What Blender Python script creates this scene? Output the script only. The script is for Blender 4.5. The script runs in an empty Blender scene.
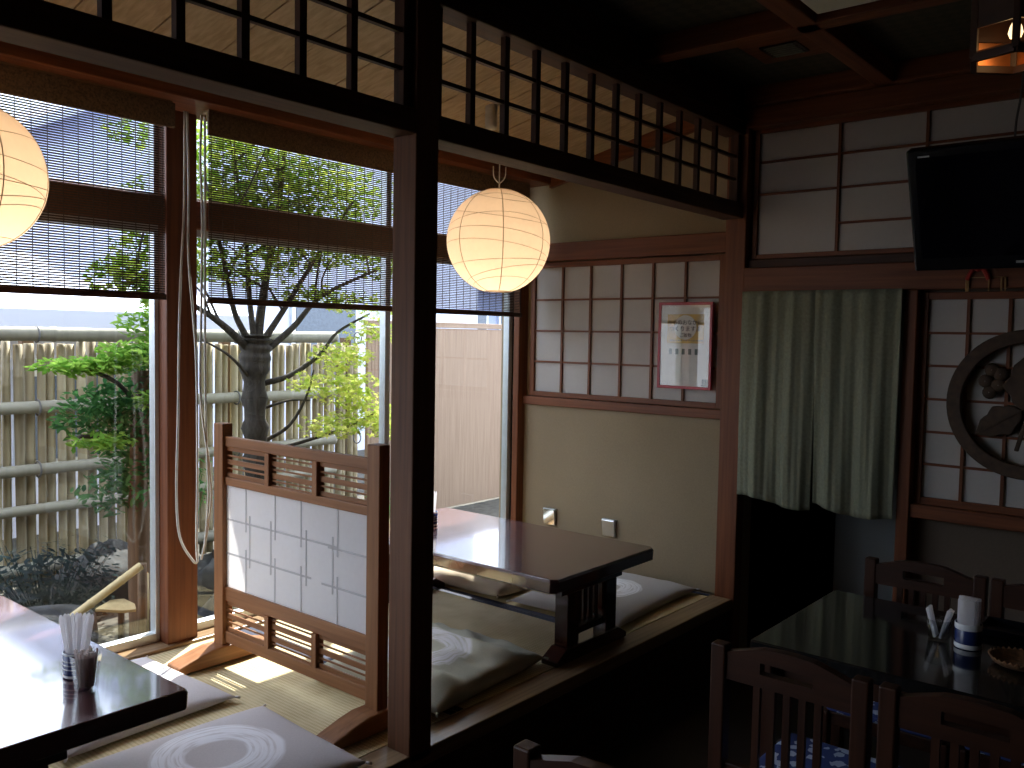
import bpy, bmesh, math, random
from math import sin, cos, pi, radians, sqrt
from mathutils import Vector, Matrix, noise
random.seed(7)
SC = bpy.context.scene
COL = SC.collection
V = Vector

# ------------------------------------------------------------------ mesh helper
class MB:
    def __init__(s): s.v = []; s.f = []; s.sm = []
    def add(s, vs, fs, smooth=False):
        o = len(s.v); s.v += [tuple(v) for v in vs]
        for f in fs: s.f.append(tuple(i + o for i in f)); s.sm.append(smooth)
        return s
    def box(s, x0, x1, y0, y1, z0, z1, M=None):
        vs = [V((x, y, z)) for z in (z0, z1) for y in (y0, y1) for x in (x0, x1)]
        if M: vs = [M @ v for v in vs]
        return s.add(vs, [(0,2,3,1),(4,5,7,6),(0,1,5,4),(2,6,7,3),(0,4,6,2),(1,3,7,5)])
    def bar(s, p0, p1, w, h, up=(0,0,1)):
        p0, p1 = V(p0), V(p1); d = (p1-p0).normalized(); u = V(up)
        sd = d.cross(u)
        if sd.length < 1e-4: sd = d.cross(V((1,0,0)))
        sd.normalize(); u = sd.cross(d)
        vs = [p + sd*(a*w/2) + u*(b*h/2) for p in (p0, p1) for a, b in ((-1,-1),(1,-1),(1,1),(-1,1))]
        return s.add(vs, [(3,2,1,0),(4,5,6,7),(0,1,5,4),(1,2,6,5),(2,3,7,6),(3,0,4,7)])
    def tube(s, pts, r, n=8, caps=True, smooth=True):
        pts = [V(p) for p in pts]; rs = r if isinstance(r, (list, tuple)) else [r]*len(pts)
        vs = []; prev = None
        for i, p in enumerate(pts):
            d = (pts[min(i+1, len(pts)-1)] - pts[max(i-1, 0)]).normalized()
            if prev is None:
                a = d.cross(V((0,0,1)))
                if a.length < 1e-3: a = d.cross(V((1,0,0)))
            else:
                a = prev - d*prev.dot(d)
            a.normalize(); prev = a; b = d.cross(a)
            vs += [p + (a*cos(2*pi*k/n) + b*sin(2*pi*k/n))*rs[i] for k in range(n)]
        fs = [(i*n+k, i*n+(k+1)%n, (i+1)*n+(k+1)%n, (i+1)*n+k) for i in range(len(pts)-1) for k in range(n)]
        s.add(vs, fs, smooth)
        if caps:
            o = len(s.v) - len(vs)
            s.f.append(tuple(o+k for k in reversed(range(n)))); s.sm.append(False)
            s.f.append(tuple(o+(len(pts)-1)*n+k for k in range(n))); s.sm.append(False)
        return s
    def lathe(s, prof, c=(0,0,0), n=24, smooth=True, M=None):
        vs = []
        for r, z in prof:
            for k in range(n):
                p = V((r*cos(2*pi*k/n), r*sin(2*pi*k/n), z))
                if M: p = M @ p
                vs.append(p + V(c))
        fs = [(i*n+k, i*n+(k+1)%n, (i+1)*n+(k+1)%n, (i+1)*n+k) for i in range(len(prof)-1) for k in range(n)]
        return s.add(vs, fs, smooth)
    def prism(s, poly, axis, a, b):
        # poly: list of (u,v) in the two remaining axes (cyclic order y,z / x,z / x,y)
        def P(u, v, t): return {'x': (t,u,v), 'y': (u,t,v), 'z': (u,v,t)}[axis]
        n = len(poly); vs = [P(u, v, a) for u, v in poly] + [P(u, v, b) for u, v in poly]
        fs = [tuple(range(n)), tuple(reversed(range(n, 2*n)))] + [(i, n+i, n+(i+1)%n, (i+1)%n) for i in range(n)]
        return s.add(vs, fs)
    def build(s, name, mat, parent=None, bevel=0.0, seg=2, fix=True):
        L = V((0,0,0)); q = parent
        while q: L = L + q.location; q = q.parent
        me = bpy.data.meshes.new(name)
        me.from_pydata([V(v) - L for v in s.v], [], s.f)
        me.polygons.foreach_set('use_smooth', s.sm)
        if fix:
            bm = bmesh.new(); bm.from_mesh(me); bmesh.ops.recalc_face_normals(bm, faces=bm.faces); bm.to_mesh(me); bm.free()
        me.update()
        o = bpy.data.objects.new(name, me); COL.objects.link(o)
        if mat: me.materials.append(mat)
        if parent: o.parent = parent
        if bevel:
            m = o.modifiers.new('bevel', 'BEVEL'); m.width = bevel; m.segments = seg; m.limit_method = 'ANGLE'; m.angle_limit = radians(40)
        return o

def thing(name, label, cat, loc=(0,0,0), rz=0, group=None):
    o = bpy.data.objects.new(name, None); COL.objects.link(o); o.empty_display_size = .1
    o.location = loc; o.rotation_euler = (0,0,rz); o['label'] = label; o['category'] = cat
    if group: o['group'] = group
    return o
def tag(o, label, cat, group=None):
    o['label'] = label; o['category'] = cat
    if group: o['group'] = group
    return o
def struct(o): o['kind'] = 'structure'; return o
def copy_tree(o, parent=None):
    c = o.copy(); COL.objects.link(c)
    if parent: c.parent = parent
    for ch in list(o.children):
        copy_tree(ch, c)
    return c
def text_mesh(body, size, M, name, mat, parent, depth=0.0005):
    cu = bpy.data.curves.new(name, 'FONT'); cu.body = body; cu.size = size; cu.align_x = 'CENTER'; cu.align_y = 'CENTER'; cu.extrude = depth
    t = bpy.data.objects.new(name, cu); COL.objects.link(t)
    dg = bpy.context.evaluated_depsgraph_get(); me = bpy.data.meshes.new_from_object(t.evaluated_get(dg))
    bpy.data.objects.remove(t)
    L = V((0,0,0)); q = parent
    while q: L = L + q.location; q = q.parent
    me.transform(Matrix.Translation(-L) @ M); me.materials.clear(); me.materials.append(mat)
    o = bpy.data.objects.new(name, me); COL.objects.link(o); o.parent = parent
    return o

# ------------------------------------------------------------------ materials
def newmat(name):
    m = bpy.data.materials.new(name); m.use_nodes = True; nt = m.node_tree
    return m, nt, nt.nodes['Principled BSDF'], nt.nodes, nt.links
def flat(name, c, rough=.6, metal=0, var=.12, scale=30, coat=0, bump=0, spec=.5):
    m, nt, b, N, L = newmat(name)
    tc = N.new('ShaderNodeTexCoord'); no = N.new('ShaderNodeTexNoise'); no.inputs['Scale'].default_value = scale; no.inputs['Detail'].default_value = 4
    L.new(tc.outputs['Object'], no.inputs['Vector'])
    r = N.new('ShaderNodeValToRGB')
    r.color_ramp.elements[0].position = .3; r.color_ramp.elements[1].position = .7
    r.color_ramp.elements[0].color = (*[x*(1-var) for x in c], 1); r.color_ramp.elements[1].color = (*[min(1, x*(1+var)) for x in c], 1)
    L.new(no.outputs['Fac'], r.inputs['Fac']); L.new(r.outputs['Color'], b.inputs['Base Color'])
    b.inputs['Roughness'].default_value = rough; b.inputs['Metallic'].default_value = metal
    b.inputs['Coat Weight'].default_value = coat; b.inputs['Coat Roughness'].default_value = .06; b.inputs['Specular IOR Level'].default_value = spec
    if bump:
        bp = N.new('ShaderNodeBump'); bp.inputs['Strength'].default_value = bump; bp.inputs['Distance'].default_value = .004
        L.new(no.outputs['Fac'], bp.inputs['Height']); L.new(bp.outputs['Normal'], b.inputs['Normal'])
    return m
_w = {}
PAL = {'dark': ((.034,.012,.006), (.068,.026,.012), .55),
       'pillar': ((.095,.038,.017), (.165,.070,.032), .6),
       'red': ((.120,.036,.013), (.205,.068,.026), .5),
       'screen': ((.20,.080,.028), (.31,.135,.052), .5),
       'lintel': ((.055,.022,.010), (.085,.036,.018), .65),
       'sill': ((.20,.125,.065), (.33,.22,.125), .32),
       'plank': ((.40,.29,.16), (.56,.43,.26), .5),
       'chair': ((.026,.0085,.004), (.052,.017,.007), .42),
       'gate': ((.27,.185,.125), (.34,.24,.165), .6),
       'bark': ((.028,.024,.020), (.065,.056,.046), .9),
       'fencewood': ((.09,.055,.032), (.15,.095,.055), .85)}
def wood(kind, axis):
    k = (kind, axis)
    if k in _w: return _w[k]
    a, c, rough = PAL[kind]
    m, nt, b, N, L = newmat('wood_%s_%s' % (kind, axis))
    tc = N.new('ShaderNodeTexCoord'); mp = N.new('ShaderNodeMapping')
    s = [60, 60, 60]; s['XYZ'.index(axis)] = 2.2; mp.inputs['Scale'].default_value = s
    no = N.new('ShaderNodeTexNoise'); no.inputs['Scale'].default_value = 1; no.inputs['Detail'].default_value = 6; no.inputs['Distortion'].default_value = .4
    L.new(tc.outputs['Object'], mp.inputs['Vector']); L.new(mp.outputs['Vector'], no.inputs['Vector'])
    r = N.new('ShaderNodeValToRGB'); r.color_ramp.elements[0].position = .32; r.color_ramp.elements[1].position = .68
    r.color_ramp.elements[0].color = (*a, 1); r.color_ramp.elements[1].color = (*c, 1)
    L.new(no.outputs['Fac'], r.inputs['Fac']); L.new(r.outputs['Color'], b.inputs['Base Color'])
    b.inputs['Roughness'].default_value = rough; b.inputs['Specular IOR Level'].default_value = .3
    bp = N.new('ShaderNodeBump'); bp.inputs['Strength'].default_value = .15; bp.inputs['Distance'].default_value = .002
    L.new(no.outputs['Fac'], bp.inputs['Height']); L.new(bp.outputs['Normal'], b.inputs['Normal'])
    _w[k] = m; return m

def plaster_mat(name, c):
    m, nt, b, N, L = newmat(name)
    tc = N.new('ShaderNodeTexCoord'); no = N.new('ShaderNodeTexNoise'); no.inputs['Scale'].default_value = 180; no.inputs['Detail'].default_value = 6
    n2 = N.new('ShaderNodeTexNoise'); n2.inputs['Scale'].default_value = 2.5; n2.inputs['Detail'].default_value = 3
    L.new(tc.outputs['Object'], no.inputs['Vector']); L.new(tc.outputs['Object'], n2.inputs['Vector'])
    r = N.new('ShaderNodeValToRGB'); r.color_ramp.elements[0].position = .3; r.color_ramp.elements[1].position = .7
    r.color_ramp.elements[0].color = (*[x*.86 for x in c], 1); r.color_ramp.elements[1].color = (*[x*1.1 for x in c], 1)
    mx = N.new('ShaderNodeMath'); mx.operation = 'ADD'; ml = N.new('ShaderNodeMath'); ml.operation = 'MULTIPLY'; ml.inputs[1].default_value = .5
    L.new(no.outputs['Fac'], mx.inputs[0]); L.new(n2.outputs['Fac'], mx.inputs[1]); L.new(mx.outputs[0], ml.inputs[0])
    L.new(ml.outputs[0], r.inputs['Fac']); L.new(r.outputs['Color'], b.inputs['Base Color']); b.inputs['Roughness'].default_value = .9
    bp = N.new('ShaderNodeBump'); bp.inputs['Strength'].default_value = .25; bp.inputs['Distance'].default_value = .002
    L.new(no.outputs['Fac'], bp.inputs['Height']); L.new(bp.outputs['Normal'], b.inputs['Normal'])
    return m
def paper_mat(name, c, trans=.35):
    m, nt, b, N, L = newmat(name)
    out = N['Material Output']; N.remove(b)
    d = N.new('ShaderNodeBsdfDiffuse'); t = N.new('ShaderNodeBsdfTranslucent'); mx = N.new('ShaderNodeMixShader')
    tc = N.new('ShaderNodeTexCoord'); no = N.new('ShaderNodeTexNoise'); no.inputs['Scale'].default_value = 60; no.inputs['Detail'].default_value = 5
    r = N.new('ShaderNodeValToRGB'); r.color_ramp.elements[0].color = (*[x*.93 for x in c], 1); r.color_ramp.elements[1].color = (*c, 1)
    L.new(tc.outputs['Object'], no.inputs['Vector']); L.new(no.outputs['Fac'], r.inputs['Fac'])
    L.new(r.outputs['Color'], d.inputs['Color']); L.new(r.outputs['Color'], t.inputs['Color'])
    mx.inputs['Fac'].default_value = trans; L.new(d.outputs[0], mx.inputs[1]); L.new(t.outputs[0], mx.inputs[2]); L.new(mx.outputs[0], out.inputs['Surface'])
    return m
def leaf_mat(name, c1, c2):
    m, nt, b, N, L = newmat(name)
    out = N['Material Output']; N.remove(b)
    d = N.new('ShaderNodeBsdfDiffuse'); t = N.new('ShaderNodeBsdfTranslucent'); mx = N.new('ShaderNodeMixShader')
    g = N.new('ShaderNodeNewGeometry'); r = N.new('ShaderNodeValToRGB')
    r.color_ramp.elements[0].color = (*c1, 1); r.color_ramp.elements[1].color = (*c2, 1)
    L.new(g.outputs['Random Per Island'], r.inputs['Fac'])
    L.new(r.outputs['Color'], d.inputs['Color']); L.new(r.outputs['Color'], t.inputs['Color'])
    mx.inputs['Fac'].default_value = .5; L.new(d.outputs[0], mx.inputs[1]); L.new(t.outputs[0], mx.inputs[2]); L.new(mx.outputs[0], out.inputs['Surface'])
    return m
def pane_mat(name, tint=(1,1,1)):
    m, nt, b, N, L = newmat(name)
    out = N['Material Output']; N.remove(b)
    tr = N.new('ShaderNodeBsdfTransparent'); gl = N.new('ShaderNodeBsdfGlossy'); mx = N.new('ShaderNodeMixShader'); fr = N.new('ShaderNodeLayerWeight'); fr.inputs['Blend'].default_value = .5; pw = N.new('ShaderNodeMath'); pw.operation = 'POWER'; pw.inputs[1].default_value = 5; ma = N.new('ShaderNodeMath'); ma.operation = 'MULTIPLY_ADD'; ma.inputs[1].default_value = .95; ma.inputs[2].default_value = .04
    tr.inputs['Color'].default_value = (*tint, 1); gl.inputs['Roughness'].default_value = .01; L.new(fr.outputs['Facing'], pw.inputs[0]); L.new(pw.outputs[0], ma.inputs[0])
    L.new(ma.outputs[0], mx.inputs['Fac']); L.new(tr.outputs[0], mx.inputs[1]); L.new(gl.outputs[0], mx.inputs[2]); L.new(mx.outputs[0], out.inputs['Surface'])
    return m
def emit_mat(name, c, s):
    m, nt, b, N, L = newmat(name)
    b.inputs['Base Color'].default_value = (*c, 1); b.inputs['Emission Color'].default_value = (*c, 1); b.inputs['Emission Strength'].default_value = s
    return m
def tatami_mat():
    m, nt, b, N, L = newmat('tatami_rush')
    tc = N.new('ShaderNodeTexCoord'); mp = N.new('ShaderNodeMapping'); mp.inputs['Scale'].default_value = (1,1,1)
    w = N.new('ShaderNodeTexWave'); w.wave_type = 'BANDS'; w.bands_direction = 'Y'; w.inputs['Scale'].default_value = 38; w.inputs['Distortion'].default_value = .5
    w2 = N.new('ShaderNodeTexWave'); w2.wave_type = 'BANDS'; w2.bands_direction = 'X'; w2.inputs['Scale'].default_value = 22; w2.inputs['Distortion'].default_value = .3
    no = N.new('ShaderNodeTexNoise'); no.inputs['Scale'].default_value = 9
    for n in (w, w2, no): L.new(tc.outputs['Object'], n.inputs['Vector'])
    a = N.new('ShaderNodeMath'); a.operation = 'MULTIPLY'; L.new(w.outputs['Fac'], a.inputs[0]); L.new(w2.outputs['Fac'], a.inputs[1])
    a2 = N.new('ShaderNodeMath'); a2.operation = 'ADD'; L.new(a.outputs[0], a2.inputs[0]); L.new(no.outputs['Fac'], a2.inputs[1])
    r = N.new('ShaderNodeValToRGB'); r.color_ramp.elements[0].position = .3; r.color_ramp.elements[1].position = 1.1
    r.color_ramp.elements[0].color = (.44,.34,.16,1); r.color_ramp.elements[1].color = (.70,.60,.36,1)
    L.new(a2.outputs[0], r.inputs['Fac']); L.new(r.outputs['Color'], b.inputs['Base Color']); b.inputs['Roughness'].default_value = .75
    bp = N.new('ShaderNodeBump'); bp.inputs['Strength'].default_value = .3; bp.inputs['Distance'].default_value = .002
    L.new(a.outputs[0], bp.inputs['Height']); L.new(bp.outputs['Normal'], b.inputs['Normal'])
    return m
def cushion_mat(name, c, ring=(.80,.80,.83), cx=0, cy=0, r0=.125):
    # linen-like cloth with one brushed white circle printed on it
    m, nt, b, N, L = newmat(name)
    tc = N.new('ShaderNodeTexCoord'); sp = N.new('ShaderNodeSeparateXYZ'); L.new(tc.outputs['Object'], sp.inputs[0])
    no = N.new('ShaderNodeTexNoise'); no.inputs['Scale'].default_value = 220; no.inputs['Detail'].default_value = 3; L.new(tc.outputs['Object'], no.inputs['Vector'])
    def math(op, a, bb):
        n = N.new('ShaderNodeMath'); n.operation = op
        for i, x in enumerate((a, bb)):
            if x is None: continue
            if isinstance(x, (int, float)): n.inputs[i].default_value = x
            else: L.new(x, n.inputs[i])
        return n.outputs[0]
    dx = math('SUBTRACT', sp.outputs['X'], cx); dy = math('SUBTRACT', sp.outputs['Y'], cy)
    rr = math('SQRT', math('ADD', math('MULTIPLY', dx, dx), math('MULTIPLY', dy, dy)), None)
    ang = math('ARCTAN2', dy, dx)
    # streaks that follow the brush
    cmb = N.new('ShaderNodeCombineXYZ'); L.new(math('MULTIPLY', rr, 130), cmb.inputs[0]); L.new(math('MULTIPLY', ang, 1.2), cmb.inputs[1])
    st = N.new('ShaderNodeTexNoise'); st.inputs['Scale'].default_value = 1; st.inputs['Detail'].default_value = 3; L.new(cmb.outputs[0], st.inputs['Vector'])
    n3 = N.new('ShaderNodeTexNoise'); n3.inputs['Scale'].default_value = 7; L.new(tc.outputs['Object'], n3.inputs['Vector'])
    d = math('ABSOLUTE', math('SUBTRACT', rr, r0), None)
    wdt = math('ADD', math('MULTIPLY', n3.outputs['Fac'], .035), .034)
    edge = math('SUBTRACT', wdt, d)
    f = math('MULTIPLY', edge, 90); cl = N.new('ShaderNodeClamp'); L.new(f, cl.inputs[0])
    s2 = N.new('ShaderNodeMapRange'); s2.inputs['From Min'].default_value = .36; s2.inputs['From Max'].default_value = .52; s2.inputs['To Min'].default_value = .35; L.new(st.outputs['Fac'], s2.inputs['Value'])
    fac = math('MULTIPLY', cl.outputs[0], s2.outputs[0])
    r = N.new('ShaderNodeValToRGB'); r.color_ramp.elements[0].color = (*[x*.85 for x in c], 1); r.color_ramp.elements[1].color = (*[x*1.1 for x in c], 1); L.new(no.outputs['Fac'], r.inputs['Fac'])
    mx = N.new('ShaderNodeMix'); mx.data_type = 'RGBA'; L.new(fac, mx.inputs['Factor']); L.new(r.outputs['Color'], mx.inputs['A']); mx.inputs['B'].default_value = (*ring, 1)
    L.new(mx.outputs['Result'], b.inputs['Base Color']); b.inputs['Roughness'].default_value = .9
    bp = N.new('ShaderNodeBump'); bp.inputs['Strength'].default_value = .2; bp.inputs['Distance'].default_value = .001
    L.new(no.outputs['Fac'], bp.inputs['Height']); L.new(bp.outputs['Normal'], b.inputs['Normal'])
    return m
def blue_cloth():
    m, nt, b, N, L = newmat('blue_patterned_cloth')
    tc = N.new('ShaderNodeTexCoord'); vo = N.new('ShaderNodeTexVoronoi'); vo.inputs['Scale'].default_value = 28; L.new(tc.outputs['Object'], vo.inputs['Vector'])
    no = N.new('ShaderNodeTexNoise'); no.inputs['Scale'].default_value = 18; no.inputs['Distortion'].default_value = 2; L.new(tc.outputs['Object'], no.inputs['Vector'])
    a = N.new('ShaderNodeMath'); a.operation = 'MULTIPLY'; L.new(vo.outputs['Distance'], a.inputs[0]); L.new(no.outputs['Fac'], a.inputs[1])
    r = N.new('ShaderNodeValToRGB'); r.color_ramp.interpolation = 'CONSTANT'
    r.color_ramp.elements[0].color = (.50,.58,.74,1); r.color_ramp.elements[1].position = .20; r.color_ramp.elements[1].color = (.035,.065,.23,1)
    L.new(a.outputs[0], r.inputs['Fac']); L.new(r.outputs['Color'], b.inputs['Base Color']); b.inputs['Roughness'].default_value = .85
    return m
def bamboo_mat(name, a, c):
    m, nt, b, N, L = newmat(name)
    tc = N.new('ShaderNodeTexCoord'); g = N.new('ShaderNodeObjectInfo'); mp = N.new('ShaderNodeMapping'); mp.inputs['Scale'].default_value = (40,40,3)
    no = N.new('ShaderNodeTexNoise'); no.inputs['Scale'].default_value = 1; no.inputs['Detail'].default_value = 5
    L.new(tc.outputs['Object'], mp.inputs['Vector']); L.new(mp.outputs['Vector'], no.inputs['Vector'])
    ad = N.new('ShaderNodeMath'); ad.operation = 'ADD'; sb = N.new('ShaderNodeMath'); sb.operation = 'MULTIPLY'; sb.inputs[1].default_value = .7
    L.new(g.outputs['Random'], ad.inputs[0]); L.new(no.outputs['Fac'], ad.inputs[1]); L.new(ad.outputs[0], sb.inputs[0])
    r = N.new('ShaderNodeValToRGB'); r.color_ramp.elements[0].position = .2; r.color_ramp.elements[1].position = .85
    r.color_ramp.elements[0].color = (*a, 1); r.color_ramp.elements[1].color = (*c, 1)
    L.new(sb.outputs[0], r.inputs['Fac']); L.new(r.outputs['Color'], b.inputs['Base Color']); b.inputs['Roughness'].default_value = .6
    return m
def weave_mat():
    m, nt, b, N, L = newmat('woven_ceiling_panel')
    tc = N.new('ShaderNodeTexCoord'); mp = N.new('ShaderNodeMapping'); mp.inputs['Rotation'].default_value = (0,0,radians(45)); mp.inputs['Scale'].default_value = (26,26,26)
    ch = N.new('ShaderNodeTexChecker'); ch.inputs['Scale'].default_value = 1; ch.inputs['Color1'].default_value = (.035,.034,.020,1); ch.inputs['Color2'].default_value = (.055,.05,.030,1)
    L.new(tc.outputs['Object'], mp.inputs['Vector']); L.new(mp.outputs['Vector'], ch.inputs['Vector']); L.new(ch.outputs['Color'], b.inputs['Base Color']); b.inputs['Roughness'].default_value = .8
    return m
def ground_mat():
    m, nt, b, N, L = newmat('garden_soil')
    tc = N.new('ShaderNodeTexCoord'); no = N.new('ShaderNodeTexNoise'); no.inputs['Scale'].default_value = 14; no.inputs['Detail'].default_value = 8
    L.new(tc.outputs['Object'], no.inputs['Vector'])
    r = N.new('ShaderNodeValToRGB'); r.color_ramp.elements[0].position = .3; r.color_ramp.elements[1].position = .7
    r.color_ramp.elements[0].color = (.028,.026,.020,1); r.color_ramp.elements[1].color = (.085,.08,.06,1)
    L.new(no.outputs['Fac'], r.inputs['Fac']); L.new(r.outputs['Color'], b.inputs['Base Color']); b.inputs['Roughness'].default_value = .95
    bp = N.new('ShaderNodeBump'); bp.inputs['Strength'].default_value = .6; bp.inputs['Distance'].default_value = .02
    L.new(no.outputs['Fac'], bp.inputs['Height']); L.new(bp.outputs['Normal'], b.inputs['Normal'])
    return m

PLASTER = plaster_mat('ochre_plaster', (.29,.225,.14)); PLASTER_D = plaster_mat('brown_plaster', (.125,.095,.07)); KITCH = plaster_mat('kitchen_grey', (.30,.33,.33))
PAPER = paper_mat('shoji_paper', (.60,.58,.555), .15); PAPER2 = paper_mat('screen_paper', (.93,.92,.93), .55)
LANTERN = paper_mat('lantern_paper', (.93,.79,.65), .55)
GLASS = pane_mat('window_glass', (.97,.985,.98)); CUPGLASS = pane_mat('tumbler_glass', (.93,.95,.95))
ALU = flat('aluminium', (.62,.66,.68), .35, .6, .05)
LACQ = flat('lacquer_red_black', (.040,.012,.010), .12, 0, .25, 6, .6); LACQT = flat('lacquer_table_top', (.105,.042,.044), .22, 0, .12, 6, 1.0, 0, 1.0); LACQT.node_tree.nodes['Principled BSDF'].inputs['Coat IOR'].default_value = 1.65
LACQ_K = flat('lacquer_black', (.012,.012,.012), .10, 0, .2, 6, .5)
TATAMI = tatami_mat(); HERI = flat('tatami_border', (.020,.026,.055), .8)
NAPKIN = paper_mat('napkin_paper', (.96,.95,.96), .72); NAVY = flat('navy_glaze', (.02,.035,.13), .25, 0, .1); WHITEGL = flat('white_glaze', (.78,.80,.82), .25, 0, .04)
STRAWC = paper_mat('paper_wrapped_picks', (.86,.80,.78), .5)
BLUE = blue_cloth(); NOREN = flat('noren_linen', (.185,.195,.135), .95, 0, .14, 90)
RED = flat('red_frame', (.42,.03,.05), .4); PINK = flat('poster_paper', (.72,.68,.65), .5, 0, .05)
YEL = flat('poster_yellow', (.62,.40,.11), .5, 0, .25, 14); INK = flat('printed_ink', (.03,.03,.05), .6)
BLACKP = flat('black_plastic', (.006,.007,.010), .22); SCREEN_G = flat('tv_glass', (.004,.004,.008), .08)
CORDW = flat('white_cord', (.62,.60,.55), .8); CORDG = flat('grey_cord', (.12,.12,.12), .7)
SLAT = flat('blind_slat', (.075,.050,.035), .6, 0, .3, 120); ROLL = flat('blind_valance_weave', (.16,.105,.055), .75, 0, .45, 160)
STEEL = flat('steel_plate', (.70,.70,.68), .08, 1, .03)
BAMB = bamboo_mat('dry_bamboo', (.15,.12,.068), (.40,.34,.215)); BAMBR = bamboo_mat('rail_bamboo', (.18,.17,.135), (.29,.275,.215)); BAMBY = bamboo_mat('yellow_bamboo', (.33,.25,.11), (.50,.40,.20))
STONE = flat('grey_stone', (.028,.030,.030), .9, 0, .45, 14, bump=.6); GROUND = ground_mat()
MAPLE = leaf_mat('maple_leaf', (.13,.27,.02), (.50,.56,.10)); MAPLEY = leaf_mat('sunlit_maple_leaf', (.34,.50,.06), (.78,.76,.22)); SHRUB = leaf_mat('shrub_leaf', (.03,.10,.035), (.10,.24,.07)); SHRUBL = leaf_mat('sunny_shrub_leaf', (.12,.30,.04), (.36,.55,.10)); DEEP = leaf_mat('dark_low_leaf', (.018,.030,.030), (.045,.062,.065))  # sunlit brightness of the lower maple sprays is put into their leaf colour
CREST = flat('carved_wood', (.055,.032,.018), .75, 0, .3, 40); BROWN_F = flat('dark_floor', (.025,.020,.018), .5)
HOUSEW = flat('siding_wall', (.62,.66,.80), .8, 0, .04, 3); HOUSEB = flat('bluish_siding', (.33,.38,.56), .8, 0, .05, 3); ROOF = flat('light_metal_roof', (.50,.54,.66), .6, 0, .04, 3); HGLASS = flat('house_window_glass', (.10,.13,.17), .1)
COPPER = flat('copper_sheet', (.55,.20,.07), .35, .8, .2, 20); DWOOD = flat('lamp_wood', (.05,.02,.012), .5)

# ------------------------------------------------------------------ camera
Rr = V((0.639,-0.769,0.018)); Rd = V((-0.031,-0.049,-0.998))
cd = bpy.data.cameras.new('camera'); cam = bpy.data.objects.new('camera', cd); COL.objects.link(cam)
yaw, pit, rol = 0.6925, 0.055, -0.0178
fw = V((cos(yaw)*cos(pit), sin(yaw)*cos(pit), -sin(pit))); r0 = V((sin(yaw), -cos(yaw), 0)); d0 = fw.cross(r0)
rr = r0*cos(rol) + d0*sin(rol); dd = -r0*sin(rol) + d0*cos(rol)
M = Matrix((rr, -dd, -fw)).transposed().to_4x4(); M.translation = (-3.7064, -1.7457, 1.5)
cam.matrix_world = M; cd.sensor_width = 36; cd.lens = 878.9/1024*36; cd.clip_start = .05
SC.camera = cam

# ------------------------------------------------------------------ world and sun
W = bpy.data.worlds.new('sky'); SC.world = W; W.use_nodes = True; nt = W.node_tree; bg = nt.nodes['Background']
sky = nt.nodes.new('ShaderNodeTexSky'); sky.sky_type = 'NISHITA'; sky.sun_disc = False; sky.sun_elevation = radians(60); sky.sun_rotation = radians(45); sky.air_density = 1.0; sky.dust_density = 2.0
mixs = nt.nodes.new('ShaderNodeMix'); mixs.data_type = 'RGBA'; mixs.inputs['Factor'].default_value = .55; mixs.inputs['B'].default_value = (8.0,8.4,9.8,1)
nt.links.new(sky.outputs[0], mixs.inputs['A']); nt.links.new(mixs.outputs['Result'], bg.inputs['Color']); bg.inputs['Strength'].default_value = .40
sl = bpy.data.lights.new('sun', 'SUN'); sl.energy = 10; sl.angle = radians(.6); sl.color = (1,.95,.86)
so = bpy.data.objects.new('sun', sl); COL.objects.link(so); so.location = (3,6,9)
so.rotation_euler = V((-1.5,-1,-2.47)).to_track_quat('-Z','Y').to_euler()
for nm, x, w_ in (('portal_left', -3.87, 3.7), ('portal_right', -.98, 1.95)):
    pl = bpy.data.lights.new(nm, 'AREA'); pl.shape = 'RECTANGLE'; pl.size = w_; pl.size_y = 2.0; pl.cycles.is_portal = True
    po = bpy.data.objects.new(nm, pl); COL.objects.link(po); po.location = (x, 1.43, 1.32); po.rotation_euler = V((0,-1,0)).to_track_quat('-Z','Z').to_euler()

ZP = .313
# ------------------------------------------------------------------ room shell
struct(MB().box(-6.6, .18, -4.42, 1.42, -.08, 0).build('floor', BROWN_F))
struct(MB().box(.18, 1.9, -2.7, .9, -.08, 0).build('floor_kitchen', BROWN_F))
b = MB(); b.box(-6.5, .03, .02, 1.27, 0, ZP-.012); struct(b.build('floor_platform', wood('dark','X')))
b = MB(); b.box(-6.5, 0, 0, .10, ZP-.05, ZP); struct(b.build('trim_1', wood('sill','X'), bevel=.004))          # front board of the raised floor
b = MB(); b.box(-6.5, 0, .004, .02, 0, ZP-.05); struct(b.build('baseboard_platform', wood('dark','X')))
# end wall with its openings
b = MB()
b.box(.05, .18, .0, 1.45, 0, 2.75); struct(b.build('wall_tatami_end', PLASTER)); 
b = MB(); b.box(.03, .05, .088, 1.27, ZP, 1.13); b.box(.03, .05, .088, 1.27, 1.985, 2.7); struct(b.build('wall_plaster_panel', PLASTER))
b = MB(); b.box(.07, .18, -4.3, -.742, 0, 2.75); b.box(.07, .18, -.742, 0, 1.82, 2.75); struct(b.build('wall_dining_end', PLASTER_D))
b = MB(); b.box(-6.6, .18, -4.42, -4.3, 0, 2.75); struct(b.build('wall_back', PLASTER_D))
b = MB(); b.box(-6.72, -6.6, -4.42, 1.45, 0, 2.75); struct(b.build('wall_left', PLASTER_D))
b = MB(); b.box(-6.6, -5.76, 1.285, 1.40, 0, 2.75); b.box(-5.76, .05, 1.27, 1.42, 0, ZP); b.box(-5.76, .18, 1.27, 1.42, 2.40, 2.75); struct(b.build('wall_window', PLASTER))
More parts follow.
